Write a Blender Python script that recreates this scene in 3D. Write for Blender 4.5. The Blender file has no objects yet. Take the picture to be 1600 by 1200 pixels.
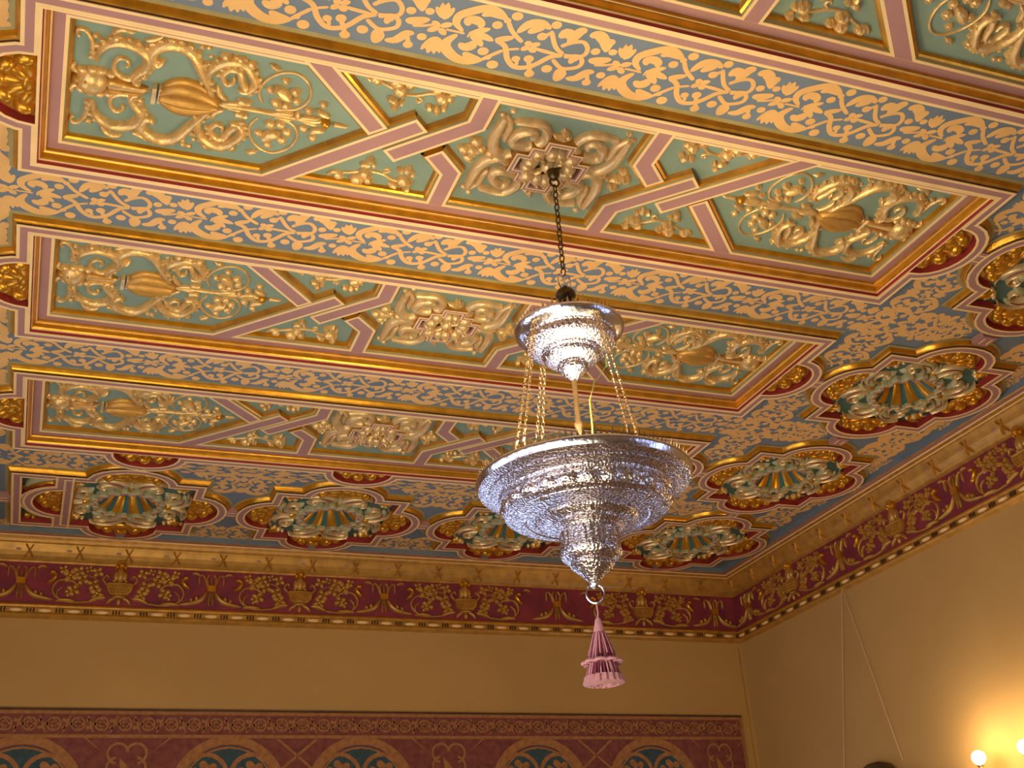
import bpy, math, random
from math import sin, cos, pi, radians, sqrt, atan2, hypot
from mathutils import Vector, Matrix
random.seed(4)
SC = bpy.context.scene
COL = SC.collection

# ------------------------------------------------------------------ camera, world, lights
HC = 4.80                      # lowest plane of the ceiling frames
WX, WY = 5.92, 9.20            # right wall, far wall
LX, NY = -2.10, -2.80          # left wall, near wall
cd = bpy.data.cameras.new('camera'); cam = bpy.data.objects.new('camera', cd); COL.objects.link(cam)
cd.sensor_width = 36.0; cd.lens = 1852.9 * 36.0 / 1600.0
r = Vector((0.93268339, -0.35477416, -0.0650921)); u = Vector((-0.10596988, -0.44201522, 0.89072607)); f = Vector((0.34477829, 0.82386761, 0.44985563))
mw = Matrix((r, u, -f)).transposed().to_4x4(); mw.translation = Vector((0, 0, 1.6)); cam.matrix_world = mw
cd.clip_start = 0.05; cd.clip_end = 100
SC.camera = cam
vs = SC.view_settings
vs.view_transform = 'Standard'; vs.look = 'None'; vs.gamma = 1.0; vs.use_curve_mapping = False
vs.exposure = -0.2
w = bpy.data.worlds.new('world'); SC.world = w; w.use_nodes = True
w.node_tree.nodes['Background'].inputs[0].default_value = (0.35, 0.5, 0.8, 1)
w.node_tree.nodes['Background'].inputs[1].default_value = 0.6

def light(kind, name, loc, energy, color, size=0.1, rot=(0, 0, 0), sy=None):
    l = bpy.data.lights.new(name, kind); l.energy = energy; l.color = color
    if kind == 'AREA':
        l.size = size
        if sy: l.shape = 'RECTANGLE'; l.size_y = sy
    else: l.shadow_soft_size = size
    o = bpy.data.objects.new(name, l); o.location = loc; o.rotation_euler = rot; COL.objects.link(o)
    return o
WARM = (1.0, 0.62, 0.30); COOL = (0.80, 0.90, 1.0)
CX, CY = 1.906, 3.896          # chandelier axis
for k in range(4):             # bulbs in the bowl of the chandelier shine up on the ceiling
    a = k * pi / 2 + 0.6
    light('POINT', 'bowl_bulb_light', (CX + 0.2 * cos(a), CY + 0.2 * sin(a), 3.42), 18, (1.0, 0.86, 0.54), 0.05)
# large warm fill light added low in the room to brighten ceiling and wall
light('AREA', 'hall_lamp_light', (-0.3, 2.3, 0.5), 185, (1.0, 0.88, 0.60), 3.0, (radians(140), 0, 0))
for y in (0.6, 3.2, 5.8):      # cool area lights added inside the unseen left-wall windows
    light('AREA', 'window_light', (LX + 0.12, y, 1.9), 28, COOL, 1.0, (0, radians(-90), 0), 2.0)

# ------------------------------------------------------------------ materials
def lin(c):
    return tuple(((v / 255.0) / 12.92 if v / 255.0 <= 0.04045 else ((v / 255.0 + 0.055) / 1.055) ** 2.4) for v in c)
MATS = {}
def mat(name, rgb, rough=0.6, metal=0.0, var=0.12, scale=6.0, bump=0.0, bscale=60.0, emit=None, es=0.0, rgb2=None, spec=0.4):
    m = bpy.data.materials.new(name); m.use_nodes = True; nt = m.node_tree; b = nt.nodes['Principled BSDF']
    c = lin(rgb); c2 = lin(rgb2) if rgb2 else tuple(x * (1 - var * 2) for x in c)
    tc = nt.nodes.new('ShaderNodeTexCoord')
    n = nt.nodes.new('ShaderNodeTexNoise'); n.inputs['Scale'].default_value = scale; n.inputs['Detail'].default_value = 4
    nt.links.new(tc.outputs['Object'], n.inputs['Vector'])
    cr = nt.nodes.new('ShaderNodeValToRGB'); cr.color_ramp.elements[0].position = 0.3; cr.color_ramp.elements[1].position = 0.65
    cr.color_ramp.elements[0].color = (*c2, 1); cr.color_ramp.elements[1].color = (*c, 1)
    nt.links.new(n.outputs['Fac'], cr.inputs['Fac']); nt.links.new(cr.outputs['Color'], b.inputs['Base Color'])
    b.inputs['Roughness'].default_value = rough; b.inputs['Metallic'].default_value = metal
    b.inputs['Specular IOR Level'].default_value = spec
    if bump:
        n2 = nt.nodes.new('ShaderNodeTexNoise'); n2.inputs['Scale'].default_value = bscale; n2.inputs['Detail'].default_value = 3
        nt.links.new(tc.outputs['Object'], n2.inputs['Vector'])
        bm = nt.nodes.new('ShaderNodeBump'); bm.inputs['Strength'].default_value = bump; bm.inputs['Distance'].default_value = 0.01
        nt.links.new(n2.outputs['Fac'], bm.inputs['Height']); nt.links.new(bm.outputs['Normal'], b.inputs['Normal'])
    if emit: b.inputs['Emission Color'].default_value = (*lin(emit), 1); b.inputs['Emission Strength'].default_value = es
    MATS[name] = m
    return m
BLUE = mat('blue_paint', (110, 118, 124), 0.75, rgb2=(100, 110, 118), scale=3)
OLIVE = mat('grey_olive_paint', (156, 140, 88), 0.6)
STEN = mat('stencil_gold_paint', (226, 172, 100), 0.55, var=0.06, scale=9)
PINK = mat('dusty_pink_paint', (166, 118, 106), 0.65, var=0.05, scale=5)
CREAM = mat('cream_gilt_line', (238, 196, 132), 0.5, var=0.05)
GREEN = mat('sage_green_paint', (124, 140, 118), 0.7, var=0.06)
RED = mat('deep_red_paint', (150, 42, 30), 0.6, var=0.15)
GOLD = mat('burnished_gold', (216, 148, 36), 0.28, 0.65, var=0.14, scale=14, bump=0.12, bscale=40)
GOLDD = mat('aged_gold', (196, 136, 52), 0.42, 0.4, var=0.2, scale=14, bump=0.2, bscale=60)
RELF = mat('gilded_plaster', (232, 188, 116), 0.32, 0.45, var=0.16, scale=22, bump=0.25, bscale=90)
RELC = mat('cream_gilded_plaster', (230, 190, 128), 0.34, 0.4, var=0.14, scale=20, bump=0.2, bscale=70)
PALE = mat('pale_olive_plaster', (178, 170, 124), 0.55, 0.1, var=0.12, scale=16)
TEAL = mat('teal_paint', (62, 98, 88), 0.45, 0.1, var=0.12)
CRIM = mat('crimson_frieze_paint', (138, 48, 52), 0.7, rgb2=(108, 34, 50), scale=5, bump=0.3, bscale=50)
FRG = mat('frieze_gold', (200, 146, 64), 0.42, 0.4, var=0.15, scale=14, bump=0.15, bscale=60)
OCH = mat('ochre_plaster_wall', (186, 144, 84), 0.9, var=0.05, scale=1.2, bump=0.05, bscale=140, spec=0.1)
TRED = mat('tapestry_red', (132, 76, 62), 0.9, rgb2=(110, 58, 54), scale=18, bump=0.3, bscale=120, spec=0.1)
TGOLD = mat('tapestry_gold', (168, 112, 66), 0.8, var=0.16, scale=25, bump=0.2, bscale=120, spec=0.15)
TBLUE = mat('tapestry_blue', (66, 82, 84), 0.9, var=0.15, scale=25, spec=0.1)
BRONZE = mat('dark_bronze', (96, 78, 44), 0.35, 0.85, var=0.2, scale=40)
BRASS = mat('pale_brass', (226, 194, 146), 0.25, 0.9, var=0.1, scale=30)
GLASS = mat('lamp_glass', (235, 225, 205), 0.1, 0.0)
ROPE = mat('pale_cord', (214, 170, 128), 0.8)
TPINK = mat('tassel_rose', (144, 62, 84), 0.75, rgb2=(104, 34, 58), scale=70)
TPALE = mat('tassel_pale_pink', (206, 146, 150), 0.8, var=0.1, scale=60)
BULB = mat('glowing_bulb', (255, 236, 190), 0.4, emit=(255, 214, 140), es=30)
GLOWP = mat('daylit_pane', (200, 215, 235), 0.3, emit=(196, 214, 255), es=4.5)  # glowing surface for the panes of the added windows
WOOD = mat('dark_oak', (86, 54, 30), 0.45, rgb2=(58, 34, 20), scale=9)
FLOORM = mat('parquet_floor', (150, 118, 78), 0.4, rgb2=(118, 90, 58), scale=4)
WIRE = mat('yellow_wire', (138, 130, 72), 0.5)
# embossed silver
SILV = bpy.data.materials.new('embossed_silver'); SILV.use_nodes = True
nt = SILV.node_tree; b = nt.nodes['Principled BSDF']
b.inputs['Metallic'].default_value = 1.0; b.inputs['Roughness'].default_value = 0.22
tc = nt.nodes.new('ShaderNodeTexCoord'); v1 = nt.nodes.new('ShaderNodeTexVoronoi'); v1.inputs['Scale'].default_value = 95
v2 = nt.nodes.new('ShaderNodeTexNoise'); v2.inputs['Scale'].default_value = 55; v2.inputs['Detail'].default_value = 5
ad = nt.nodes.new('ShaderNodeMath'); ad.operation = 'ADD'
bp = nt.nodes.new('ShaderNodeBump'); bp.inputs['Strength'].default_value = 1.0; bp.inputs['Distance'].default_value = 0.0028
cr = nt.nodes.new('ShaderNodeValToRGB'); cr.color_ramp.elements[0].position = 0.12; cr.color_ramp.elements[0].color = (*lin((150, 138, 150)), 1)
cr.color_ramp.elements[1].position = 0.5; cr.color_ramp.elements[1].color = (*lin((234, 228, 232)), 1)
for n in (v1, v2): nt.links.new(tc.outputs['Object'], n.inputs['Vector'])
nt.links.new(v1.outputs['Distance'], ad.inputs[0]); nt.links.new(v2.outputs['Fac'], ad.inputs[1]); nt.links.new(ad.outputs[0], bp.inputs['Height'])
nt.links.new(bp.outputs['Normal'], b.inputs['Normal']); nt.links.new(v1.outputs['Distance'], cr.inputs['Fac']); nt.links.new(cr.outputs['Color'], b.inputs['Base Color'])
SILVP = mat('polished_silver', (228, 228, 242), 0.2, 1.0, var=0.05, scale=30, bump=0.2, bscale=60)

# ------------------------------------------------------------------ mesh builder
class MB:
    def __init__(s): s.v = []; s.f = []; s.m = []; s.mats = []
    def mi(s, m):
        if m not in s.mats: s.mats.append(m)
        return s.mats.index(m)
    def add(s, vs_, fs, m, one=True):
        o = len(s.v); s.v += [tuple(x) for x in vs_]
        if one: k = s.mi(m); s.m += [k] * len(fs)
        else: s.m += [s.mi(x) for x in m]
        s.f += [tuple(i + o for i in q) for q in fs]
    def mesh(s, name, smooth=True):
        me = bpy.data.meshes.new(name); me.from_pydata(s.v, [], s.f); me.update()
        for m in s.mats: me.materials.append(m)
        me.polygons.foreach_set('material_index', s.m)
        if smooth:
            me.polygons.foreach_set('use_smooth', [True] * len(s.f))
            try: me.set_sharp_from_angle(angle=radians(38))
            except Exception: pass
        return me
def link(name, me, parent=None, loc=(0, 0, 0), rot=(0, 0, 0), sc=(1, 1, 1), **kw):
    o = bpy.data.objects.new(name, me); COL.objects.link(o)
    o.parent = parent; o.location = loc; o.rotation_euler = rot; o.scale = sc
    for k, v in kw.items(): o[k] = v
    return o
def thing(name, loc, label, cat, group=None, rz=0):
    o = link(name, None, None, loc, (0, 0, rz)); o.empty_display_size = 0.1
    o['label'] = label; o['category'] = cat
    if group: o['group'] = group
    return o
def copy_tree(o, parent=None):
    c = o.copy(); COL.objects.link(c); c.parent = parent
    for ch in list(o.children): copy_tree(ch, c)
    return c
def box(B, m, x0, y0, z0, x1, y1, z1):
    v = [(x, y, z) for z in (z0, z1) for y in (y0, y1) for x in (x0, x1)]
    B.add(v, [(0, 2, 3, 1), (4, 5, 7, 6), (0, 1, 5, 4), (2, 6, 7, 3), (0, 4, 6, 2), (1, 3, 7, 5)], m)
def crom(p, n):
    if len(p) < 3: n = max(n, 3)
    P = [p[0]] + list(p) + [p[-1]]; out = []
    for i in range(1, len(P) - 2):
        a, b_, c, d = P[i - 1], P[i], P[i + 1], P[i + 2]
        for k in range(n):
            t = k / n
            out.append(tuple(0.5 * (2 * b_[j] + (c[j] - a[j]) * t + (2 * a[j] - 5 * b_[j] + 4 * c[j] - d[j]) * t * t + (3 * b_[j] - a[j] - 3 * c[j] + d[j]) * t ** 3) for j in range(2)))
    out.append(tuple(p[-1])); return out
def prof(kind, t):
    if kind == 'l': return 0.28 + 0.72 * sin(pi * min(1, t * 1.02)) ** 0.8 if t < 0.97 else 0.3
    if kind == 't': return 1.0 - 0.62 * t
    if kind == 's': return 0.3 + 0.7 * t
    if kind == 'v': return 0.35 + 0.65 * sin(pi * (0.1 + 0.75 * t))
    return 1.0
SEC = 6
def stroke(B, m, kind, w, pts, hz=None, n=3, z0=0.0):
    """half-round relief stroke in the local xy plane rising towards -z"""
    c = crom(pts, n); N = len(c); vs_ = []; fs = []
    for i, p in enumerate(c):
        a = c[max(0, i - 1)]; d = c[min(N - 1, i + 1)]; tx, ty = d[0] - a[0], d[1] - a[1]; L = hypot(tx, ty) or 1
        nx, ny = -ty / L, tx / L; t = i / (N - 1)
        ww = w * prof(kind, t) * (0.25 if i in (0, N - 1) else 1.0); hh = (hz or min(w * 1.6, 0.038)) * (0.55 + 0.45 * prof(kind, t)) * (0.3 if i in (0, N - 1) else 1)
        for k in range(SEC + 1):
            an = pi * k / SEC
            g = 1.0 if k != SEC // 2 or kind != 'v' else 1.0
            vs_.append((p[0] + nx * ww * cos(an), p[1] + ny * ww * cos(an), z0 - hh * sin(an) * g))
    for i in range(N - 1):
        for k in range(SEC):
            q = i * (SEC + 1) + k; fs.append((q, q + 1, q + SEC + 2, q + SEC + 1))
    fs.append(tuple(range(SEC, -1, -1))); e = (N - 1) * (SEC + 1); fs.append(tuple(e + k for k in range(SEC + 1)))
    B.add(vs_, fs, m)
def blob(B, m, x, y, rx, ry=None, h=None, a=0.0, z0=0.0, seg=8, rg=3):
    ry = ry or rx; h = h or rx * 0.95; vs_ = []; fs = []
    for j in range(rg):
        e = 0.5 * pi * j / rg
        for k in range(seg):
            t = 2 * pi * k / seg; X, Y = rx * cos(e) * cos(t), ry * cos(e) * sin(t)
            vs_.append((x + X * cos(a) - Y * sin(a), y + X * sin(a) + Y * cos(a), z0 - h * sin(e)))
    vs_.append((x, y, z0 - h))
    for j in range(rg - 1):
        for k in range(seg): fs.append((j * seg + k, (j + 1) * seg + k, (j + 1) * seg + (k + 1) % seg, j * seg + (k + 1) % seg))
    for k in range(seg): fs.append(((rg - 1) * seg + k, len(vs_) - 1, (rg - 1) * seg + (k + 1) % seg))
    B.add(vs_, fs, m)
def relief(name, data, m, du=0, dv=0, n=3, lobes=False, bs=1.12):
    B = MB()
    for kd, w, q in data:
        P = [(q[i] + du, q[i + 1] + dv) for i in range(0, len(q), 2)]
        if kd == 'b':
            w *= bs; blob(B, m, P[0][0], P[0][1], w, w * 0.9, w * 1.15)
            blob(B, m, P[0][0] + w * .45, P[0][1] + w * .3, w * 0.5, None, w * 1.4, seg=6, rg=2)
        else:
            w *= 1.3; stroke(B, m, kd, w, P, n=n)
            if lobes and len(P) > 3 and w > 0.015:          # leafy lobes along the outer edge of the scroll
                mx = sum(p[0] for p in P) / len(P); my = sum(p[1] for p in P) / len(P)
                c = crom(P, 2)[1:-2]
                for i, p in enumerate(c):
                    dx, dy = p[0] - mx, p[1] - my; L_ = hypot(dx, dy)
                    if L_ < 0.045: continue
                    blob(B, m, p[0] + dx / L_ * w * 0.85, p[1] + dy / L_ * w * 0.85, w * 0.85, w * 0.55, w * 0.95, atan2(dy, dx) + 0.5, seg=7, rg=2)
    return B.mesh(name)
def flat(data, m, name, hz=0.0008):
    """painted motif: flat ribbons, a hair thick"""
    B = MB()
    for kd, w, q in data:
        P = [(q[i], q[i + 1]) for i in range(0, len(q), 2)]; w *= (1.2 if kd == 'b' else 1.55)
        if kd == 'b':
            B.add([(P[0][0] + w * cos(2 * pi * k / 10), P[0][1] + w * sin(2 * pi * k / 10), -hz) for k in range(10)], [tuple(range(9, -1, -1))], m); continue
        c = crom(P, 4); N = len(c); vs_ = []
        for i, p in enumerate(c):
            a = c[max(0, i - 1)]; d = c[min(N - 1, i + 1)]; tx, ty = d[0] - a[0], d[1] - a[1]; L = hypot(tx, ty) or 1
            t = i / (N - 1); ww = w * prof(kd, t) * (0.6 if i in (0, N - 1) else 1)
            vs_ += [(p[0] - ty / L * ww, p[1] + tx / L * ww, -hz), (p[0] + ty / L * ww, p[1] - tx / L * ww, -hz)]
        B.add(vs_, [(2 * i, 2 * i + 2, 2 * i + 3, 2 * i + 1) for i in range(N - 1)], m)
    return B.mesh(name, False)
def offs(path, d, closed=True):
    """offset a polyline to its right-hand... outward for counter-clockwise closed paths"""
    N = len(path); out = []
    for i in range(N):
        p = path[i]
        a = path[(i - 1) % N] if closed or i > 0 else None
        c = path[(i + 1) % N] if closed or i < N - 1 else None
        def nr(s, e):
            dx, dy = e[0] - s[0], e[1] - s[1]; L = hypot(dx, dy) or 1; return (dy / L, -dx / L)
        n1 = nr(a, p) if a else nr(p, c); n2 = nr(p, c) if c else n1
        mx, my = n1[0] + n2[0], n1[1] + n2[1]; q = mx * n1[0] + my * n1[1]
        q = max(q, 0.55)
        out.append((p[0] + mx / q * d, p[1] + my / q * d))
    return out
def sweep(B, path, profile, closed=True, xf=None, capm=None):
    """profile: [(offset, z, material of the strip up to the next point)]; z grows upward"""
    rows = [[(x, y, pz) for x, y in offs(path, po, closed)] for po, pz, _ in profile]
    N = len(path)
    for k in range(len(profile) - 1):
        v = rows[k] + rows[k + 1]
        fs = [(i, (i + 1) % N, N + (i + 1) % N, N + i) for i in range(N if closed else N - 1)]
        if xf: v = [xf(*q) for q in v]
        B.add(v, fs, profile[k][2])
def lathe(B, m, prof_, seg=96, cx=0, cy=0, z0=0, s=1.0):
    """prof_: (radius, drop, amplitude, frequency) in picture-like units times s"""
    vs_ = []; fs = []; n = len(prof_)
    for q in prof_:
        rr, dz = q[0], q[1]; am = q[2] if len(q) > 2 else 0; fr = q[3] if len(q) > 3 else 0
        for k in range(seg):
            t = 2 * pi * k / seg; R = (rr + am * abs(sin(fr * t / 2))) * s if am else rr * s
            vs_.append((cx + R * cos(t), cy + R * sin(t), z0 - dz * s))
    for i in range(n - 1):
        for k in range(seg): fs.append((i * seg + k, i * seg + (k + 1) % seg, (i + 1) * seg + (k + 1) % seg, (i + 1) * seg + k))
    B.add(vs_, fs, m)
def tube3(B, m, pts, rad, seg=6, closed=False):
    P = [Vector(p) for p in pts]; N = len(P); vs_ = []; fs = []
    for i, p in enumerate(P):
        a = P[(i - 1) % N] if closed or i else P[0]; c = P[(i + 1) % N] if closed or i < N - 1 else P[-1]
        t = (c - a).normalized(); up = Vector((0, 0, 1)) if abs(t.z) < 0.9 else Vector((1, 0, 0))
        x = t.cross(up).normalized(); y = t.cross(x); R = rad[i] if isinstance(rad, (list, tuple)) else rad
        for k in range(seg): vs_.append(p + (x * cos(2 * pi * k / seg) + y * sin(2 * pi * k / seg)) * R)
    for i in range(N if closed else N - 1):
        for k in range(seg): fs.append((i * seg + k, i * seg + (k + 1) % seg, ((i + 1) % N) * seg + (k + 1) % seg, ((i + 1) % N) * seg + k))
    if not closed: fs.append(tuple(range(seg - 1, -1, -1))); fs.append(tuple((N - 1) * seg + k for k in range(seg)))
    B.add(vs_, fs, m)
STENCIL=[("l",0.0151,[0.077,0.016,0.051,0.06,0.057,0.099,0.106,0.138,0.168,0.145,0.218,0.116]),("c",0.0057,[0.213,0.119,0.238,0.088,0.274,0.046]),("b",0.0189,[0.202,0.074]),("b",0.0202,[0.262,0.134]),("b",0.0113,[0.231,0.101]),("l",0.0126,[0.093,-0.005,0.056,-0.037,0.054,-0.079,0.095,-0.117,0.146,-0.148,0.195,-0.142,0.244,-0.102]),("b",0.0189,[0.264,-0.14]),("b",0.0176,[0.207,-0.075]),("b",0.0126,[0.236,-0.108]),("c",0.0063,[0.242,-0.102,0.276,-0.057,0.331,-0.016]),("l",0.0139,[0.104,-0.04,0.093,-0.064,0.12,-0.076,0.146,-0.061,0.145,-0.041]),("l",0.0151,[0.139,0.034,0.149,0.055,0.125,0.072,0.098,0.058]),("l",0.0101,[0.119,0.003,0.151,-0.023,0.188,-0.05]),("l",0.0113,[0.124,0.001,0.169,-0.004,0.221,0.009]),("l",0.0101,[0.127,0.009,0.161,0.023,0.189,0.051]),("c",0.0038,[0.102,0.004,0.067,0.003,0.027,0.003]),("c",0.0032,[0.119,0.019,0.122,-0.014]),("l",0.0107,[0.134,-0.104,0.166,-0.125,0.229,-0.113]),("l",0.0126,[0.13,0.102,0.166,0.12,0.215,0.123]),("c",0.0076,[0.23,0.002,0.275,0.025,0.305,0.083,0.348,0.121,0.399,0.11,0.43,0.079,0.465,0.03,0.51,0.004]),("l",0.0101,[0.224,0.001,0.26,-0.015,0.291,-0.033]),("l",0.0139,[0.294,-0.058,0.322,-0.114,0.368,-0.132,0.411,-0.114]),("l",0.0113,[0.333,-0.07,0.358,-0.097,0.387,-0.114]),("b",0.0176,[0.424,-0.141]),("b",0.0176,[0.394,-0.068]),("c",0.0063,[0.417,-0.107,0.464,-0.032,0.511,0.0]),("c",0.0057,[0.398,-0.065,0.419,-0.096]),("l",0.0088,[0.366,-0.003,0.341,0.026]),("l",0.0101,[0.366,-0.003,0.347,-0.029]),("l",0.0101,[0.368,0.001,0.4,0.021]),("l",0.0088,[0.367,-0.007,0.403,-0.03]),("l",0.0063,[0.37,0.0,0.436,0.005,0.499,0.008]),("c",0.0044,[0.291,0.037,0.333,0.02]),("b",0.0176,[0.422,0.141]),("b",0.0151,[0.34,0.077]),("b",0.0176,[0.389,0.062]),("c",0.0063,[0.39,0.066,0.421,0.134]),("c",0.005,[0.344,0.08,0.356,0.11]),("l",0.0164,[0.461,-0.08,0.477,-0.114,0.51,-0.095,0.509,-0.054]),("l",0.0139,[0.549,-0.151,0.524,-0.132,0.521,-0.082]),("c",0.0063,[0.485,-0.038,0.515,-0.068,0.56,-0.086,0.592,-0.054,0.588,-0.015,0.539,0.0,0.515,0.003]),("c",0.0063,[0.52,0.014,0.566,-0.008,0.597,0.012,0.597,0.047,0.557,0.071,0.526,0.072,0.481,0.038]),("b",0.0189,[0.479,0.095]),("l",0.0176,[0.52,0.087,0.541,0.107,0.538,0.152]),("l",0.0164,[0.571,-0.122,0.6,-0.139,0.635,-0.117,0.661,-0.067]),("l",0.0139,[0.68,-0.126,0.658,-0.107,0.667,-0.06]),("b",0.0164,[0.627,-0.052]),("b",0.0151,[0.695,-0.068]),("l",0.0139,[0.62,0.001,0.661,-0.007,0.707,-0.03]),("l",0.0126,[0.573,0.124,0.613,0.112,0.644,0.067,0.672,0.059]),("b",0.0164,[0.665,0.123]),("b",0.0164,[0.704,0.067]),("c",0.0057,[0.644,0.067,0.668,0.122]),("l",0.0101,[0.58,0.009,0.558,0.015,0.557,0.041]),("c",0.0044,[0.654,0.021,0.699,0.007,0.74,-0.014]),("l",0.0095,[0.0,0.0,-0.034,-0.025]),("l",0.0095,[0.0,0.0,-0.039,0.031]),("l",0.0095,[0.001,0.003,0.034,0.033]),("l",0.0095,[0.001,-0.005,0.043,-0.033]),("l",0.0088,[-0.003,0.052,-0.033,0.134]),("l",0.0101,[-0.003,0.052,-0.003,0.146]),("l",0.0088,[-0.001,0.052,0.022,0.143]),("l",0.0088,[0.002,0.051,0.042,0.132]),("l",0.0076,[0.004,0.05,0.058,0.107]),("l",0.0088,[0.003,-0.044,0.023,-0.112]),("l",0.0088,[0.002,-0.048,-0.043,-0.099]),("l",0.0088,[0.003,-0.044,-0.026,-0.123]),("l",0.0088,[0.003,-0.044,-0.005,-0.13])]
SCR1=[("l",0.0176,[-1.943,0.089,-1.94,0.137,-1.911,0.196,-1.86,0.223,-1.803,0.213,-1.761,0.172,-1.755,0.113,-1.782,0.071,-1.8,0.034,-1.791,0.007,-1.769,0.004]),("t",0.0109,[-1.784,0.042,-1.816,0.018,-1.852,0.026,-1.876,0.057,-1.877,0.099,-1.855,0.133,-1.83,0.123,-1.824,0.096,-1.838,0.088]),("t",0.0101,[-1.943,0.089,-1.959,0.13,-1.965,0.187,-1.98,0.229,-2.001,0.251,-2.02,0.244,-2.021,0.219,-2.007,0.209]),("b",0.021,[-1.878,0.234]),("b",0.0202,[-1.825,0.226]),("b",0.0185,[-1.773,0.188]),("b",0.0143,[-1.954,0.228]),("b",0.0168,[-1.92,0.199]),("l",0.0109,[-1.903,0.251,-1.866,0.293,-1.813,0.284]),("b",0.0143,[-1.762,0.041])]
SCR2=[("l",0.0202,[-1.696,0.172,-1.715,0.139,-1.739,0.159,-1.745,0.205,-1.703,0.252,-1.643,0.264,-1.589,0.219,-1.549,0.135,-1.515,0.068,-1.482,-0.001]),("b",0.0143,[-1.56,0.174]),("b",0.0126,[-1.566,0.279]),("b",0.0126,[-1.542,0.282]),("b",0.0092,[-1.528,0.234]),("l",0.0084,[-1.781,0.255,-1.749,0.265,-1.71,0.3])]
SCR3=[("l",0.0168,[-1.486,-0.009,-1.512,0.054,-1.528,0.123,-1.51,0.183,-1.464,0.229,-1.406,0.239,-1.361,0.186,-1.339,0.126,-1.367,0.076,-1.402,0.08]),("t",0.0143,[-1.366,0.082,-1.391,0.128,-1.41,0.187,-1.45,0.185,-1.469,0.138,-1.45,0.1,-1.425,0.112,-1.425,0.148]),("b",0.0231,[-1.472,0.252]),("b",0.021,[-1.416,0.249]),("b",0.021,[-1.37,0.236]),("b",0.0193,[-1.34,0.14]),("l",0.0101,[-1.427,-0.002,-1.465,0.028,-1.48,0.083])]
TEND=[("c",0.005,[-1.29,0.015,-1.313,0.067,-1.311,0.125,-1.284,0.184,-1.236,0.225,-1.185,0.231,-1.135,0.189,-1.111,0.12,-1.119,0.063,-1.149,0.019,-1.188,0.004,-1.234,-0.008]),("b",0.0202,[-1.238,0.038]),("b",0.0185,[-1.195,0.032]),("b",0.0168,[-1.273,0.111]),("l",0.0202,[-1.259,0.143,-1.225,0.107,-1.181,0.081]),("b",0.0176,[-1.16,0.074]),("b",0.0193,[-1.174,0.128]),("b",0.0151,[-1.224,0.18]),("l",0.0109,[-1.305,0.258,-1.251,0.236])]
LEAVES=[("l",0.0143,[-1.393,0.013,-1.362,0.01,-1.33,0.014]),("b",0.0193,[-1.099,0.03]),("l",0.0126,[-1.069,0.048,-1.041,0.027,-1.002,0.015]),("b",0.0176,[-1.049,0.082])]
SPRAY=[("b",0.021,[-0.883,-0.35]),("l",0.0084,[-0.935,-0.367,-0.903,-0.335,-0.875,-0.338]),("b",0.0252,[-0.797,-0.358]),("b",0.0252,[-0.771,-0.311]),("b",0.0185,[-0.744,-0.356]),("l",0.0143,[-0.811,-0.25,-0.781,-0.244,-0.761,-0.231]),("l",0.0134,[-0.736,-0.232,-0.756,-0.245]),("l",0.0151,[-0.764,-0.186,-0.77,-0.235]),("c",0.0059,[-0.875,-0.338,-0.827,-0.322,-0.762,-0.293,-0.696,-0.294,-0.647,-0.321,-0.594,-0.336]),("l",0.0143,[-0.655,-0.346,-0.596,-0.369]),("l",0.0168,[-0.584,-0.358,-0.539,-0.371]),("b",0.0252,[-0.59,-0.313]),("b",0.0176,[-0.564,-0.32]),("l",0.0151,[-0.64,-0.232,-0.608,-0.251]),("l",0.0143,[-0.599,-0.26,-0.581,-0.204]),("l",0.0143,[-0.582,-0.249,-0.55,-0.258]),("c",0.005,[-0.696,-0.294,-0.665,-0.272,-0.677,-0.256,-0.693,-0.27])]
VOL=[("v",0.0218,[-0.293,0.257,-0.296,0.182,-0.293,0.085,-0.26,0.021,-0.217,0.001,-0.175,0.029]),("l",0.0143,[-0.244,0.093,-0.253,0.132,-0.256,0.201,-0.291,0.264]),("v",0.021,[-0.251,0.23,-0.185,0.242,-0.115,0.238,-0.075,0.18,-0.08,0.128,-0.128,0.089,-0.181,0.086,-0.211,0.106,-0.202,0.155,-0.157,0.188,-0.13,0.173,-0.136,0.144]),("b",0.0143,[-0.311,0.254]),("b",0.0143,[-0.274,0.287]),("b",0.0168,[-0.188,0.018])]
MAPLE=[("b",0.0252,[-0.398,-0.049]),("b",0.0252,[-0.363,-0.114]),("b",0.026,[-0.363,-0.052]),("b",0.021,[-0.362,0.004]),("b",0.0193,[-0.323,-0.064]),("b",0.021,[-0.277,-0.049]),("b",0.0168,[-0.254,-0.049]),("c",0.0059,[-0.245,-0.048,-0.145,-0.051]),("l",0.0168,[-0.39,-0.079,-0.351,-0.056,-0.314,-0.066])]
FLEUR=[("b",0.0202,[-0.018,0.227]),("l",0.0143,[-0.046,0.18,-0.015,0.187,0.036,0.204]),("l",0.0143,[-0.05,0.22,-0.032,0.191]),("l",0.0126,[-0.003,0.254,-0.028,0.19])]

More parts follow.
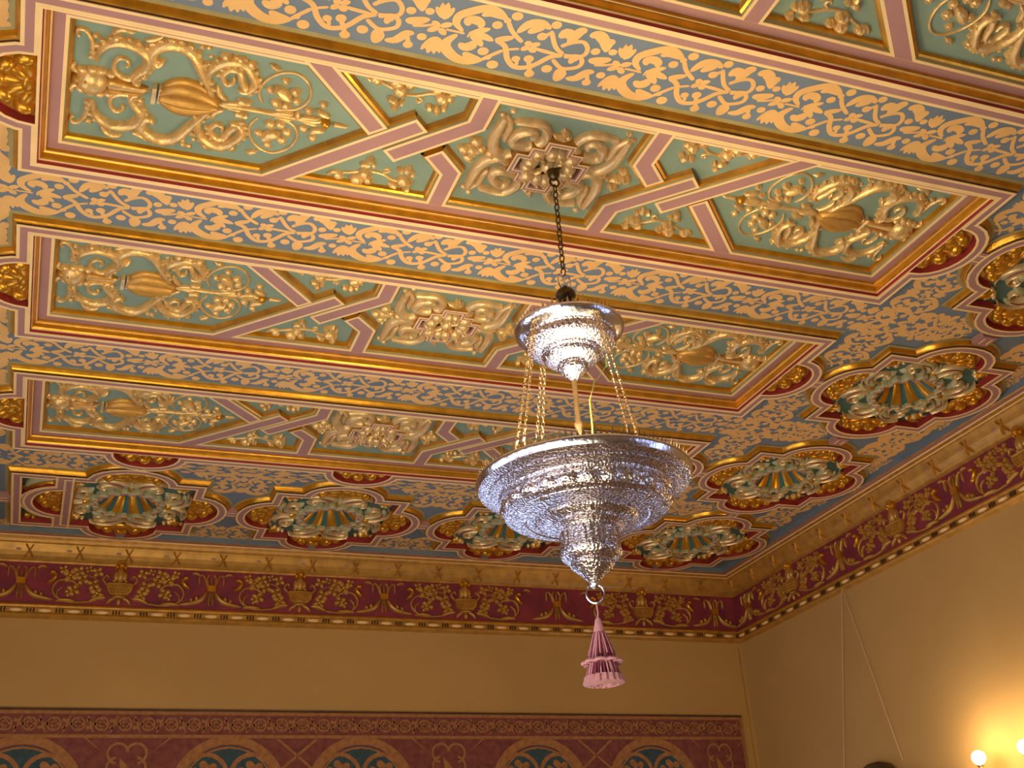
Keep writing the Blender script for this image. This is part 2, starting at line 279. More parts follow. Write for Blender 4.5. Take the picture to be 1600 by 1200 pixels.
# ------------------------------------------------------------------ room shell
T = 1.483
ROWY = [3.942 + T * k for k in range(-2, 3)]                 # centres of the long coffers
PX0, PX1 = -0.3177, 4.1062; PHY = 0.5353; PCX = 0.5 * (PX0 + PX1); PHX = 0.5 * (PX1 - PX0)
F1W = 0.075
CARTX = [0.45, 1.915, 3.39, 5.01]                             # row along the far wall
CROW = 8.34
RCX = 5.01
holes = []
for y in ROWY: holes.append((PX0 + 0.04, y - PHY + 0.04, PX1 - 0.04, y + PHY - 0.04))
carts = [(x, CROW, 1.0) for x in CARTX] + [(RCX, y, 0.95) for y in ROWY] + [(-1.18, CROW, 1.0)] + [(-1.18, y, 0.95) for y in ROWY]
for x, y, s in carts: holes.append((x - 0.44 * s, y - 0.44 * s, x + 0.44 * s, y + 0.44 * s))
holes.append((-0.262, CROW - 0.44, 0.005, CROW + 0.44))
ZB = HC + 0.043
B = MB()
xs = sorted({LX, WX} | {v for h in holes for v in (h[0], h[2])}); ys = sorted({NY, WY} | {v for h in holes for v in (h[1], h[3])})
for i in range(len(xs) - 1):
    for j in range(len(ys) - 1):
        cx, cy = 0.5 * (xs[i] + xs[i + 1]), 0.5 * (ys[j] + ys[j + 1])
        if any(h[0] < cx < h[2] and h[1] < cy < h[3] for h in holes): continue
        B.add([(xs[i], ys[j], ZB), (xs[i + 1], ys[j], ZB), (xs[i + 1], ys[j + 1], ZB), (xs[i], ys[j + 1], ZB)], [(0, 3, 2, 1)], BLUE)
box(B, OCH, LX - 0.2, NY - 0.2, HC + 0.35, WX + 0.2, WY + 0.2, HC + 0.45)
ceiling = link('ceiling', B.mesh('ceiling', False), kind='structure')
def wall(name, m, x0, y0, z0, x1, y1, z1):
    B = MB(); box(B, m, x0, y0, z0, x1, y1, z1); return link(name, B.mesh(name, False), kind='structure')
B = MB(); WF = [(0.3, 1.9), (2.5, 4.1)]  # openings for low unseen windows added under the wall hanging
xe = [LX - 0.2] + [v for a in WF for v in a] + [WX + 0.2]
for i in range(0, len(xe), 2): box(B, OCH, xe[i], WY, 0, xe[i + 1], WY + 0.2, HC + 0.35)
for a, b_ in WF: box(B, OCH, a, WY, 0, b_, WY + 0.2, 0.1); box(B, OCH, a, WY, 2.4, b_, WY + 0.2, HC + 0.35)
link('wall_far', B.mesh('wall_far', False), kind='structure')

wall('wall_near', OCH, LX - 0.2, NY - 0.2, 0, WX, NY, HC + 0.35)
wall('floor', FLOORM, LX - 0.2, NY - 0.2, -0.1, WX + 0.2, WY + 0.2, 0.0)
# left wall with openings for three added windows
B = MB(); WN = [(-0.05, 1.25), (2.55, 3.85), (5.15, 6.45)]
ye = [NY] + [v for a in WN for v in a] + [WY]
for i in range(0, len(ye), 2): box(B, OCH, LX - 0.2, ye[i], 0, LX, ye[i + 1], HC + 0.35)
for a, b_ in WN: box(B, OCH, LX - 0.2, a, 0, LX, b_, 0.8); box(B, OCH, LX - 0.2, a, 3.1, LX, b_, HC + 0.35)
link('wall_left', B.mesh('wall_left', False), kind='structure')
B = MB(); WR = [(-2.0, -0.7), (0.6, 1.9), (8.05, 9.0)]  # openings for added windows, out of view
ye = [NY - 0.2] + [v for a in WR for v in a] + [WY]
for i in range(0, len(ye), 2): box(B, OCH, WX, ye[i], 0, WX + 0.2, ye[i + 1], HC + 0.35)
for a, b_ in WR: box(B, OCH, WX, a, 0, WX + 0.2, b_, 0.1 if a > 5 else 0.8); box(B, OCH, WX, a, 2.4 if a > 5 else 3.1, WX + 0.2, b_, HC + 0.35)
link('wall_right', B.mesh('wall_right', False), kind='structure')
for i, (a, b_) in enumerate(WN + WR + WF):  # unseen windows added so the silver picks up bluish reflections
    m_ = 0.5 * (a + b_); lo = 0.1 if i >= 5 else 0.8
    e = link('window_%d' % (i + 1), None, loc=((LX - 0.1, m_, lo) if i < 3 else (WX + 0.1, m_, lo) if i < 6 else (m_, WY + 0.1, lo)), rot=(0, 0, 0 if i < 3 else pi if i < 6 else -pi / 2), kind='structure')
    B = MB(); hw = 0.5 * (b_ - a)
    for q in ((-hw, 0, -hw + 0.07, 2.3), (hw - 0.07, 0, hw, 2.3), (-hw, 0, hw, 0.07), (-hw, 2.23, hw, 2.3), (-0.03, 0.07, 0.03, 2.23), (-hw, 1.5, hw, 1.56)):
        box(B, WOOD, -0.04, q[0], q[1], 0.04, q[2], q[3])
    link('window_frame', B.mesh('window_frame', False), e)
    B = MB(); box(B, GLOWP, -0.06, -hw, 0, -0.05, hw, 2.3); link('pane', B.mesh('pane', False), e)

# ------------------------------------------------------------------ frame profiles
def lobed(hx, hy, lobes, hc=0.205, dp=0.20):
    """rectangle outline, counter-clockwise, with half-oval bulges; lobes: list of (side, position)"""
    P = []
    def side(p, q, name):
        P.append(p); L = hypot(q[0] - p[0], q[1] - p[1]); dx, dy = (q[0] - p[0]) / L, (q[1] - p[1]) / L; nx, ny = dy, -dx
        ls = sorted([(c if name in 'SE' else -c) for s_, c in lobes if s_ == name])
        mid = L / 2
        for c in ls:
            for k in range(13):
                a = pi - pi * k / 12
                t = mid + c + hc * cos(a); d = dp * sin(a) ** 0.85 if 0 < k < 12 else 0.0
                P.append((p[0] + dx * t + nx * d, p[1] + dy * t + ny * d))
    side((-hx, -hy), (hx, -hy), 'S'); side((hx, -hy), (hx, hy), 'E'); side((hx, hy), (-hx, hy), 'N'); side((-hx, hy), (-hx, -hy), 'W')
    return P
def f1prof(e=0.012, w=F1W):
    return [(0.0, 0.050, RED), (0.0, 0.006, RED), (e - 0.012 + 0.0005, 0.0, CREAM), (e + 0.002, -0.002, CREAM), (e + 0.003, 0.0, PINK),
            (w - 0.016, 0.0, CREAM), (w - 0.014, -0.002, CREAM), (w - 0.001, -0.002, CREAM), (w, 0.001, WOOD), (w, 0.011, GOLDD), (w + 0.008, 0.012, GOLD),  # dark strip on the riser colours in the shadow gap
            (w + 0.013, 0.019, GOLD), (w + 0.020, 0.034, GOLD), (w + 0.022, 0.040, OLIVE), (w + 0.042, 0.0425, OLIVE), (w + 0.043, 0.0428, OLIVE)]
ROLL = [(0.013, 0.040, CREAM), (0.013, -0.001, CREAM), (0.001, -0.001, RED), (-0.001, 0.012, RED), (-0.004, 0.014, CREAM), (-0.007, 0.013, CREAM), (-0.009, 0.019, GOLD),
        (-0.0135, 0.026, GOLD), (-0.0165, 0.036, GOLD), (-0.019, 0.046, GOLD), (-0.023, 0.050, CREAM), (-0.029, 0.050, GOLD), (-0.032, 0.056, GOLD), (-0.032, 0.064, GOLD)]  # cream crest strip paints the highlight along the gold roll
ZF2 = 0.064; ZG = 0.104
def strap(path, hw, z=ZF2, cut=(None, None)):
    """raised ribbon: pink with cream edge lines and gilt cove sides up to the green field"""
    B = MB(); n = len(path); pf = [(-hw - 0.020, ZG, GOLDD), (-hw - 0.014, z + 0.016, GOLD), (-hw - 0.004, z + 0.012, OLIVE), (-hw, z + 0.003, CREAM), (-hw, z, CREAM), (-hw + 0.014, z, PINK),
                    (hw - 0.014, z, CREAM), (hw, z, CREAM), (hw, z + 0.003, OLIVE), (hw + 0.004, z + 0.012, GOLD), (hw + 0.014, z + 0.016, GOLDD), (hw + 0.020, ZG, GOLDD)]
    rows = []
    for po, pz, _ in pf:                                        # ends that meet the border are cut parallel to it
        o = offs(path, po, False)
        for e, (i, j) in enumerate(((0, 1), (n - 1, n - 2))):
            if cut[e] is not None:
                dx, dy = path[i][0] - path[j][0], path[i][1] - path[j][1]; k = (cut[e] - o[i][1]) / dy; o[i] = (o[i][0] + dx * k, o[i][1] + dy * k)
        rows.append([(x, y, pz) for x, y in o])
    for k in range(len(pf) - 1): B.add(rows[k] + rows[k + 1], [(i, i + 1, n + i + 1, n + i) for i in range(n - 1)], pf[k][2])
    if 1:
        for e, (i, j) in enumerate(((0, 1), (n - 1, n - 2))):
            if cut[e] is not None: continue
            p, q = path[i], path[j]; dx, dy = p[0] - q[0], p[1] - q[1]; L = hypot(dx, dy); dx /= L; dy /= L; nx, ny = -dy, dx
            v = [(p[0] + nx * hw, p[1] + ny * hw, z), (p[0] - nx * hw, p[1] - ny * hw, z), (p[0] - nx * hw, p[1] - ny * hw, ZG), (p[0] + nx * hw, p[1] + ny * hw, ZG)]
            c = 0.014; v2 = [(a[0] - dx * c, a[1] - dy * c, z - 0.0006) for a in v[:2]]
            B.add(v, [(0, 1, 2, 3)], GOLD); B.add([(v[0][0], v[0][1], z - 0.0006), (v[1][0], v[1][1], z - 0.0006), v2[1], v2[0]], [(0, 1, 2, 3)], CREAM)
    return B.mesh('strap')

# ------------------------------------------------------------------ shared relief meshes
def shell_mesh():
    """gilded scallop, chord on the x axis, fanning towards +y, seen from below"""
    B = MB(); n = 5
    for k in range(n):
        a = pi * (k + 0.5) / n; ex, ey = 0.165 * cos(a), 0.155 * sin(a); L = hypot(ex, ey)
        blob(B, GOLD, ex * 0.55, ey * 0.55 + 0.01, L * 0.42, 0.030, 0.026, atan2(ey, ex), 0, 8, 3)
        blob(B, GOLD, ex * 0.92, ey * 0.92, 0.036, 0.046, 0.040, atan2(ey, ex), 0, 10, 4)
    blob(B, GOLD, 0, 0.035, 0.06, 0.03, 0.03)
    vs_ = [(0, 0.0, -0.006)] + [(0.2 * cos(pi * k / 12), 0.195 * sin(pi * k / 12), -0.002) for k in range(13)]
    B.add(vs_, [(0, k + 2, k + 1) for k in range(12)], GOLDD)
    return B.mesh('shell')
SHELL = shell_mesh()
M_SCR1 = relief('scroll_leaf', SCR1, RELF, 0, 0.03, 3, True); M_SCR2 = relief('scroll_leaf', SCR2, RELF, 0, 0.03, 3, True); M_SCR3 = relief('scroll_leaf', SCR3, RELF, 0, 0.03, 3, True)
M_TEND = relief('tendril', TEND, RELF, 0, 0.03, bs=1.25); M_LEAVES = [relief('leaf', [q], RELF, 0, 0.03) for q in LEAVES]
M_SPRAY = relief('floral_spray', SPRAY, RELF, 0, 0.02, bs=1.35)
M_VOL = relief('volute', VOL, RELC, 0, 0.01, 4); M_MAPLE = relief('maple_leaf', MAPLE, RELF, 0, 0.045, bs=1.3); M_FLEUR = relief('fleur', FLEUR, RELF, 0.02, 0)
def urn_mesh():
    B = MB()
    for dy, w_, h_ in ((0, 0.036, 0.062), (-0.052, 0.034, 0.048), (0.052, 0.034, 0.048), (-0.086, 0.018, 0.024), (0.086, 0.018, 0.024)):
        p = [(-1.70, dy * 0.2), (-1.65, dy * 0.9), (-1.59, dy * 1.1), (-1.52, dy * 0.75), (-1.455, dy * 0.1)]
        stroke(B, FRG, 'l', w_, p, h_, 4)
    return B.mesh('urn')
def collar_mesh():
    B = MB()
    box(B, RELC, -1.725, -0.048, -0.034, -1.708, 0.048, 0); box(B, RELC, -1.700, -0.044, -0.030, -1.690, 0.044, 0)
    return B.mesh('collar')
def mask_mesh():
    B = MB(); blob(B, RELF, -1.955, 0, 0.064, 0.07, 0.06, seg=12, rg=4); blob(B, GOLDD, -2.005, 0, 0.028, 0.03, 0.04); blob(B, GOLDD, -1.975, -0.028, 0.014, h=0.058); blob(B, GOLDD, -1.975, 0.028, 0.014, h=0.058)
    for s_ in (-1, 1):
        for k in range(4): blob(B, RELF, -1.99 + k * 0.035, s_ * (0.058 + 0.012 * sin(k)), 0.024, 0.018, 0.03, seg=6)
        stroke(B, RELF, 'l', 0.014, [(-2.0, s_ * 0.03), (-2.03, s_ * 0.06), (-2.02, s_ * 0.09)])
    stroke(B, RELF, 't', 0.036, [(-1.905, 0), (-1.83, 0), (-1.73, 0)], 0.03)
    stroke(B, GOLDD, 'l', 0.012, [(-1.90, 0.03), (-1.84, 0.024), (-1.74, 0.016)], 0.03); stroke(B, GOLDD, 'l', 0.012, [(-1.90, -0.03), (-1.84, -0.024), (-1.74, -0.016)], 0.03)
    return B.mesh('mask')
def finial_mesh():
    B = MB(); stroke(B, RELF, 's', 0.018, [(-1.49, 0), (-1.35, 0), (-1.2, 0), (-1.02, 0)], 0.024); blob(B, GOLD, -1.015, 0, 0.024, h=0.034)
    for x, s_ in ((-1.46, 1), (-1.25, 1.1), (-1.14, 1.1)):
        for d in (-1, 1): stroke(B, RELF, 'l', 0.012 * s_, [(x, 0), (x + 0.05, d * 0.014), (x + 0.1, d * 0.022)])
    stroke(B, RELF, 't', 0.017, [(-0.985, 0), (-0.96, 0), (-0.915, 0)], 0.02); blob(B, RELF, -1.14, -0.02, 0.012, 0.03, 0.03)
    return B.mesh('finial')
M_URN, M_COL, M_MASK, M_FIN = urn_mesh(), collar_mesh(), mask_mesh(), finial_mesh()
def trefoil_mesh():
    B = MB()
    for a in (-1.05, 0, 1.05): blob(B, RELC, 0.055 * cos(a), 0.055 * sin(a), 0.036, 0.03, 0.04, a, seg=10); blob(B, RELF, 0.062 * cos(a), 0.062 * sin(a), 0.015, h=0.052, seg=6)
    stroke(B, RELF, 's', 0.014, [(-0.03, 0), (0.03, 0)], 0.03)
    return B.mesh('trefoil')
M_TREF = trefoil_mesh()
def steps_mesh():
    """stepped pink cross frame behind the hook"""
    a, b_, c = 0.155, 0.105, 0.055
    P = [(-c, -a), (c, -a), (c, -b_), (b_, -b_), (b_, -c), (a, -c), (a, c), (b_, c), (b_, b_), (c, b_), (c, a), (-c, a), (-c, b_), (-b_, b_), (-b_, c), (-a, c), (-a, -c), (-b_, -c), (-b_, -b_), (-c, -b_)]
    B = MB(); sweep(B, P, [(-0.022, 0.03, PINK), (-0.021, -0.028, PINK), (-0.016, -0.033, CREAM), (-0.009, -0.033, PINK), (-0.002, -0.03, PINK), (0.0, -0.032, CREAM), (0.006, -0.03, GOLDD), (0.008, 0.0, GOLDD)])
    return B.mesh('stepped_frame', False)
M_STEP = steps_mesh()
C0Y = -0.01                                                    # interior centre offset
EB = 0.395
S_BAR1 = strap([(-1.13, 0.362), (-0.629, -0.136)], 0.0475, ZF2 - 0.0004, (EB, None)); S_BAR2 = strap([(-0.714, 0.103), (-0.409, -0.20), (-0.409, -0.36)], 0.0465, ZF2 - 0.0008, (None, -EB))
S_TL = strap([(-1.10, -0.358), (-0.800, -0.045)], 0.046, ZF2 - 0.0002, (-EB, None)); S_BR = strap([(-0.528, 0.033), (-0.411, 0.150), (-0.408, 0.36)], 0.046, ZF2 - 0.0002, (None, EB))

def coffer(y, label, far_shells=()):
    t = thing('ceiling_coffer', (PCX, y, HC), label, 'ceiling panel', 'long carved coffers of the ceiling')
    L = [('E', 0.0), ('W', 0.0)] + [('N', c) for c in far_shells]
    hx, hy = PHX - F1W, PHY - F1W
    B = MB(); sweep(B, lobed(hx + 0.012, hy + 0.012, L), f1prof(w=F1W - 0.012)); link('outer_frame', B.mesh('outer_frame'), t)
    R = [(-hx, -hy), (hx, -hy), (hx, hy), (-hx, hy)]
    B = MB(); sweep(B, R, ROLL); link('gold_moulding', B.mesh('gold_moulding'), t)
    ix, iy = hx - 0.032, hy - 0.032
    R2 = [(-ix, -iy), (ix, -iy), (ix, iy), (-ix, iy)]
    B = MB(); sweep(B, R2, [(0, ZF2, PINK), (-0.042, ZF2, CREAM), (-0.056, ZF2, CREAM), (-0.057, ZF2 + 0.003, OLIVE), (-0.062, ZF2 + 0.014, GOLDD), (-0.064, ZF2 + 0.016, GOLD), (-0.072, ZF2 + 0.022, GOLD), (-0.076, ZG, GOLD)])
    link('inner_border', B.mesh('inner_border'), t)
    B = MB(); B.add([(-ix, -iy, ZG), (ix, -iy, ZG), (ix, iy, ZG), (-ix, iy, ZG)], [(0, 3, 2, 1)], GREEN)
    link('green_field', B.mesh('green_field', False), t, label='sage green painted back field')
    # shells in the niches, with their red backs
    spots = [(hx + 0.013, 0.0, -pi / 2), (-hx - 0.013, 0.0, pi / 2)] + [(c, hy + 0.013, 0.0) for c in far_shells]
    for x_, y_, rz in spots:
        B = MB(); B.add([(0, 0, 0)] + [(0.215 * cos(pi * k / 12), 0.205 * sin(pi * k / 12), 0) for k in range(13)], [(0, k + 2, k + 1) for k in range(12)], RED)
        s_ = link('shell', SHELL, t, (x_, y_, 0.040), (0, 0, rz), label='gilded scallop shell in red niche'); link('niche_back', B.mesh('niche_back', False), s_, (0, 0, 0.0005))
    ox = 1.894 - PCX
    for rz in (0, pi):
        for nm, me in (('strap', S_BAR1), ('strap', S_BAR2), ('strap', S_TL), ('strap', S_BR)): link(nm, me, t, (ox, C0Y, 0), (0, 0, rz))
        zz = ZG - 0.0
        for nm, me in (('scroll_leaf', M_SCR1), ('scroll_leaf', M_SCR2), ('scroll_leaf', M_SCR3), ('tendril', M_TEND), ('floral_spray', M_SPRAY)) + tuple(('leaf', q) for q in M_LEAVES):
            for s_ in (1, -1): link(nm, me, t, (ox, C0Y, zz), (0, 0, rz), (1, s_, 1))
        for nm, me in (('urn', M_URN), ('collar', M_COL), ('mask', M_MASK), ('finial', M_FIN)): link(nm, me, t, (ox, C0Y, zz), (0, 0, rz))
        link('maple_leaf', M_MAPLE, t, (ox, C0Y, zz), (0, 0, rz)); link('fleur', M_FLEUR, t, (ox, C0Y, zz), (0, 0, rz))
        for s_ in (1, -1): link('volute', M_VOL, t, (ox, C0Y, zz), (0, 0, rz), (1, s_, 1))
    rs = link('rosette', M_STEP, t, (ox, C0Y - 0.01, ZG - 0.01), sc=(1.1, 1.1, 1.1), label='gilded rosette with stepped pink cross')
    for k in range(4): link('trefoil', M_TREF, rs, (0.045 * cos(pi / 4 + k * pi / 2), 0.045 * sin(pi / 4 + k * pi / 2), -0.015), (0, 0, pi / 4 + k * pi / 2))
    B = MB(); blob(B, RELC, 0, 0, 0.034, h=0.05, seg=12); blob(B, GOLDD, 0, 0, 0.018, h=0.062, seg=8); link('boss', B.mesh('boss'), rs)
    return t
coffer(ROWY[2], 'largest carved coffer, the one from whose rosette the chandelier chain hangs')
coffer(ROWY[3], 'middle carved coffer, right below the chandelier coffer in view, behind the upper silver bowl')
coffer(ROWY[4], 'farthest long carved coffer, with gilded shells on its far side', (0.49 - PCX, 1.93 - PCX, 3.37 - PCX))
coffer(ROWY[1], 'nearest carved coffer, cut off by the top right edge of the photo')
coffer(ROWY[0], 'carved coffer overhead behind the viewer, out of the photo')

# ------------------------------------------------------------------ cartouche coffers
def cart_frame():
    B = MB(); sweep(B, lobed(0.425, 0.425, [('S', 0), ('E', 0), ('N', 0), ('W', 0)], 0.235, 0.205), f1prof(0.012, 0.068)); return B.mesh('outer_frame')
M_CF = cart_frame()
def cart_field():
    B = MB(); z = 0.052
    # green field square with an octagonal opening for the fluted dish
    n = 16; ri = 0.205
    sq = []
    for k in range(n):
        a = 2 * pi * k / n; c, s_ = cos(a), sin(a); q = 0.47 / max(abs(c), abs(s_)); sq.append((c * q, s_ * q, z))
    ci = [(ri * cos(2 * pi * k / n), ri * sin(2 * pi * k / n), z) for k in range(n)]
    B.add(sq + ci, [(k, n + k, n + (k + 1) % n, (k + 1) % n) for k in range(n)], TEAL)
    return B.mesh('field', False)
def dish():
    B = MB(); nf = 20; dep = 0.12
    # deep fluted dish: gold ribs and teal hollows climbing from rim to crown
    for k in range(nf):
        m = GOLD if k % 2 == 0 else TEAL; hw = 0.62 if k % 2 == 0 else 0.38; a0, a1 = 2 * pi * (k - hw) / nf, 2 * pi * (k + hw) / nf; vs_ = []; rows = 5; cols = 5
        for i in range(rows):
            t = i / (rows - 1); R = 0.205 - 0.11 * t ** 0.8; z = 0.03 + dep * t
            for j in range(cols):
                a = a0 + (a1 - a0) * j / (cols - 1); bl = sin(pi * j / (cols - 1)) * 0.016 * (1 - 0.4 * t); RR = R - bl if m is GOLD else R + bl * 0.3
                vs_.append((RR * cos(a), RR * sin(a), z))
        B.add(vs_, [(i * cols + j, i * cols + j + 1, (i + 1) * cols + j + 1, (i + 1) * cols + j) for i in range(rows - 1) for j in range(cols - 1)], m)
    B.add([(0.1 * cos(2 * pi * k / 16), 0.1 * sin(2 * pi * k / 16), 0.15) for k in range(16)], [tuple(range(15, -1, -1))], TEAL)
    return B.mesh('fluted_dish')
def ring():
    B = MB(); n = 64
    P = []
    for k in range(n):
        a = 2 * pi * k / n; R = 0.232 + 0.014 * (1 if (k // 2) % 2 else -1); P.append((R * cos(a), R * sin(a)))
    sweep(B, P, [(-0.02, 0.05, PALE), (-0.018, 0.012, RELC), (-0.008, 0.006, PINK), (0.004, 0.010, PALE), (0.012, 0.018, PALE), (0.016, 0.055, TEAL)])
    return B.mesh('toothed_ring', False)
def scrollwork():
    B = MB()
    for s_ in (1, -1):
        stroke(B, PALE, 'l', 0.036, [(0.265, s_ * 0.03), (0.33, s_ * 0.05), (0.385, s_ * 0.12), (0.37, s_ * 0.2)], 0.028)
        stroke(B, RELC, 'c', 0.006, [(0.25, s_ * 0.06), (0.31, s_ * 0.09), (0.35, s_ * 0.14), (0.335, s_ * 0.2), (0.285, s_ * 0.21), (0.265, s_ * 0.17), (0.3, s_ * 0.15)], 0.036, 4)
        stroke(B, RELC, 'c', 0.006, [(0.29, s_ * 0.0), (0.36, s_ * 0.02), (0.42, s_ * 0.09), (0.425, s_ * 0.18), (0.39, s_ * 0.24)], 0.036, 4)
        stroke(B, RED, 'l', 0.008, [(0.31, s_ * 0.03), (0.37, s_ * 0.09), (0.375, s_ * 0.17)], 0.034, 3)
        blob(B, RELC, 0.285, s_ * 0.185, 0.02, h=0.036)
        stroke(B, PALE, 'l', 0.03, [(0.25, s_ * 0.10), (0.27, s_ * 0.17), (0.24, s_ * 0.23)], 0.03)
    blob(B, GOLD, 0.285, 0, 0.032, 0.02, 0.04); blob(B, PALE, 0.335, 0, 0.05, 0.022, 0.034)
    return B.mesh('strap_scroll')
def spandrel():
    B = MB()
    for a, L in ((0.25, 0.09), (0.78, 0.115), (1.32, 0.09)): stroke(B, GOLD, 'l', 0.022, [(0.315, 0.315), (0.315 + L * 0.5 * cos(a), 0.315 + L * 0.5 * sin(a)), (0.315 + L * cos(a), 0.315 + L * sin(a))], 0.03)
    blob(B, RELF, 0.325, 0.325, 0.024, h=0.04); blob(B, RELF, 0.36, 0.29, 0.016, h=0.03); blob(B, RELF, 0.29, 0.36, 0.016, h=0.03)
    return B.mesh('corner_leaf')
M_FD, M_DISH, M_RING, M_SW, M_SPN = cart_field(), dish(), ring(), scrollwork(), spandrel()
B = MB(); B.add([(0, 0, 0)] + [(0.245 * cos(pi * k / 12), 0.215 * sin(pi * k / 12), 0) for k in range(13)], [(0, k + 2, k + 1) for k in range(12)], RED); M_NB = B.mesh('niche_back', False)
B = MB()
for q in ((-0.05, -0.035, 0.05, 0.035),): box(B, PINK, q[0], q[1], 0.0, q[2], q[3], 0.04)
for y_ in (-0.022, 0.012): box(B, CREAM, -0.03, y_, -0.0015, 0.03, y_ + 0.006, 0.0)
M_BR = B.mesh('bridge', False)
def cartouche(x, y, s, label, group):
    t = thing('ceiling_cartouche', (x, y, HC - 0.0015), label, 'ceiling ornament', group); t.scale = (s, s, s)
    link('outer_frame', M_CF, t); link('field', M_FD, t)
    d = link('fluted_dish', M_DISH, t, label='deep round dish of gold and teal flutes'); link('toothed_ring', M_RING, t, (0, 0, 0.0))
    for k in range(4):
        a = k * pi / 2
        link('strap_scroll', M_SW, t, (0, 0, 0.05), (0, 0, a)); link('corner_leaf', M_SPN, t, (0, 0, 0.05), (0, 0, a))
        s_ = link('shell', SHELL, t, (0.425 * cos(a), 0.425 * sin(a), 0.040), (0, 0, a - pi / 2), (1.1, 1.03, 1.0)); link('niche_back', M_NB, s_, (0, 0, 0.001), sc=(1 / 1.1, 1 / 1.03, 1))
    return t
c_labels = ['leftmost of the wall-side cartouches, beside the half piece with curved band',
            'second cartouche from the left along the far wall, left of the chandelier bowl',
            'third cartouche along the far wall, behind the bottom of the silver bowl',
            'cartouche in the far right corner of the ceiling, right of the silver bowl tip']
GF, GR = 'cartouches along the far wall', 'cartouches along the right wall'
for x, lb in zip(CARTX, c_labels): cartouche(x, CROW, 1.0, lb, GF)
r_labels = {2: 'cartouche at the right edge of the photo, cut off, beside the chandelier coffer end', 3: 'largest fully seen cartouche on the right, at the end of the middle coffer', 4: 'cartouche on the right side, second from the corner, at the end of the farthest coffer',
            1: 'cartouche over the right wall beyond the top right edge of the photo', 0: 'cartouche over the right wall behind the viewer'}
for k in (3, 4, 2, 1, 0): cartouche(RCX, ROWY[k], 0.95, r_labels[k], GR)
l_labels = ['behind the viewer', 'overhead at the left', 'left of the chandelier coffer', 'left of the middle coffer', 'left of the farthest coffer']
for k in range(5): cartouche(-1.18, ROWY[k], 0.95, 'cartouche along the left wall, ' + l_labels[k], 'cartouches along the left wall')
cartouche(-1.18, CROW, 1.0, 'cartouche in the far left corner, only its right shell in view', GF)

# half piece left of the first cartouche: square frame with a curved band and pale crescents
t = thing('ceiling_end_piece', (-0.13, CROW, HC), 'narrow square end piece with curved pink band and pale crescents, left of the first cartouche', 'ceiling ornament')
B = MB(); R = [(-0.122, -0.425), (0.14, -0.425), (0.14, 0.425), (-0.122, 0.425)]
sweep(B, R, f1prof(0.012, 0.068)); link('outer_frame', B.mesh('outer_frame'), t)
B = MB(); B.add([(-0.125, -0.43, 0.048), (0.14, -0.43, 0.048), (0.14, 0.43, 0.048), (-0.125, 0.43, 0.048)], [(0, 3, 2, 1)], TEAL); link('field', B.mesh('field', False), t)
B = MB()
arc = [(0.165 - 0.27 * sin(pi * k / 14), -0.29 * cos(pi * k / 14)) for k in range(15)]
sweep(B, arc, [(-0.035, 0.048, RED), (-0.035, 0.0, CREAM), (-0.024, -0.001, PINK), (0.024, -0.001, CREAM), (0.035, 0.0, PALE), (0.035, 0.048, PALE)], closed=False); link('curved_band', B.mesh('curved_band'), t)
for s_ in (1, -1):
    B = MB(); stroke(B, PALE, 'l', 0.03, [(-0.10, s_ * 0.18), (-0.06, s_ * 0.28), (0.02, s_ * 0.345), (0.13, s_ * 0.36)], 0.03, z0=0.048); link('crescent', B.mesh('crescent'), t)
    B = MB(); blob(B, GOLD, -0.085, s_ * 0.385, 0.03, h=0.03, z0=0.048); blob(B, GOLD, -0.04, s_ * 0.40, 0.018, h=0.03, z0=0.048); link('corner_leaf', B.mesh('corner_leaf'), t)

# bridges where neighbouring frames touch
BR = [(1.18, CROW, 0), (2.65, CROW, 0), (4.2, CROW, 0), (4.32, ROWY[3], 0), (4.32, ROWY[4], 0), (4.32, ROWY[2], 0), (4.32, ROWY[1], 0), (-0.37, CROW, 0)]
for x in (0.47, 1.92, 3.38): BR.append((x, 7.645, pi / 2)); BR.append((x, 9.03, pi / 2))
for k in (1, 2, 3): BR.append((RCX, 0.5 * (ROWY[k] + ROWY[k + 1]), pi / 2))
BR.append((RCX, 7.62, pi / 2)); BR += [(5.66, ROWY[k], 0) for k in (2, 3, 4)]
for x, y, a in BR: link('frame_bridge', M_BR, ceiling, (x, y, HC + 0.0008), (0, 0, a), (1.0, 1.5, 1))

# ------------------------------------------------------------------ painted stencil work on the blue field
M_ST = flat(STENCIL, STEN, 'painted_arabesque')
ZS = ZB - 0.0005
for y in ROWY[:-1]:
    yc = y + T / 2 + 0.0
    for k in range(-2, 5):
        x = 1.149 + 0.7535 * k
        link('painted_arabesque', M_ST, ceiling, (x, yc, ZS), (0, 0, 0), (1, 1.0, 1))
# filler pieces in the shaped fields around the cartouches
node = [q for q in STENCIL if q[2][0] < 0.36]
full = node + [(k, w_, [(-a if i % 2 == 0 else a) for i, a in enumerate(p)]) for k, w_, p in node if p[0] > 0.05]
M_ND = flat(full, STEN, 'painted_sprig')
def nd(x, y, a=0.0, sx=1.0, sy=1.0): link('painted_sprig', M_ND, ceiling, (x, y, ZS), (0, 0, a), (sx, sy, 1))
for x in (1.18, 2.65, 4.20):
    nd(x, 7.85, 0, 0.85, 1.1); nd(x, 8.84, 0, 0.85, 1.1)
nd(1.18, 7.60, 0, 1.55, 0.75); nd(2.65, 7.60, 0, 1.55, 0.75); nd(4.15, 7.62, 0, 1.3, 0.8); nd(-0.05, 7.66, 0, 0.9, 1.1); nd(0.0, 8.93, 0, 1.3, 0.7); nd(-0.62, 7.64, 0, 0.7, 1.1)
for x in (-0.3, 0.0, 0.9, 1.5, 2.33, 2.97, 3.8, 4.6, 5.4): nd(x, 8.905, 0, 0.42, 0.36)
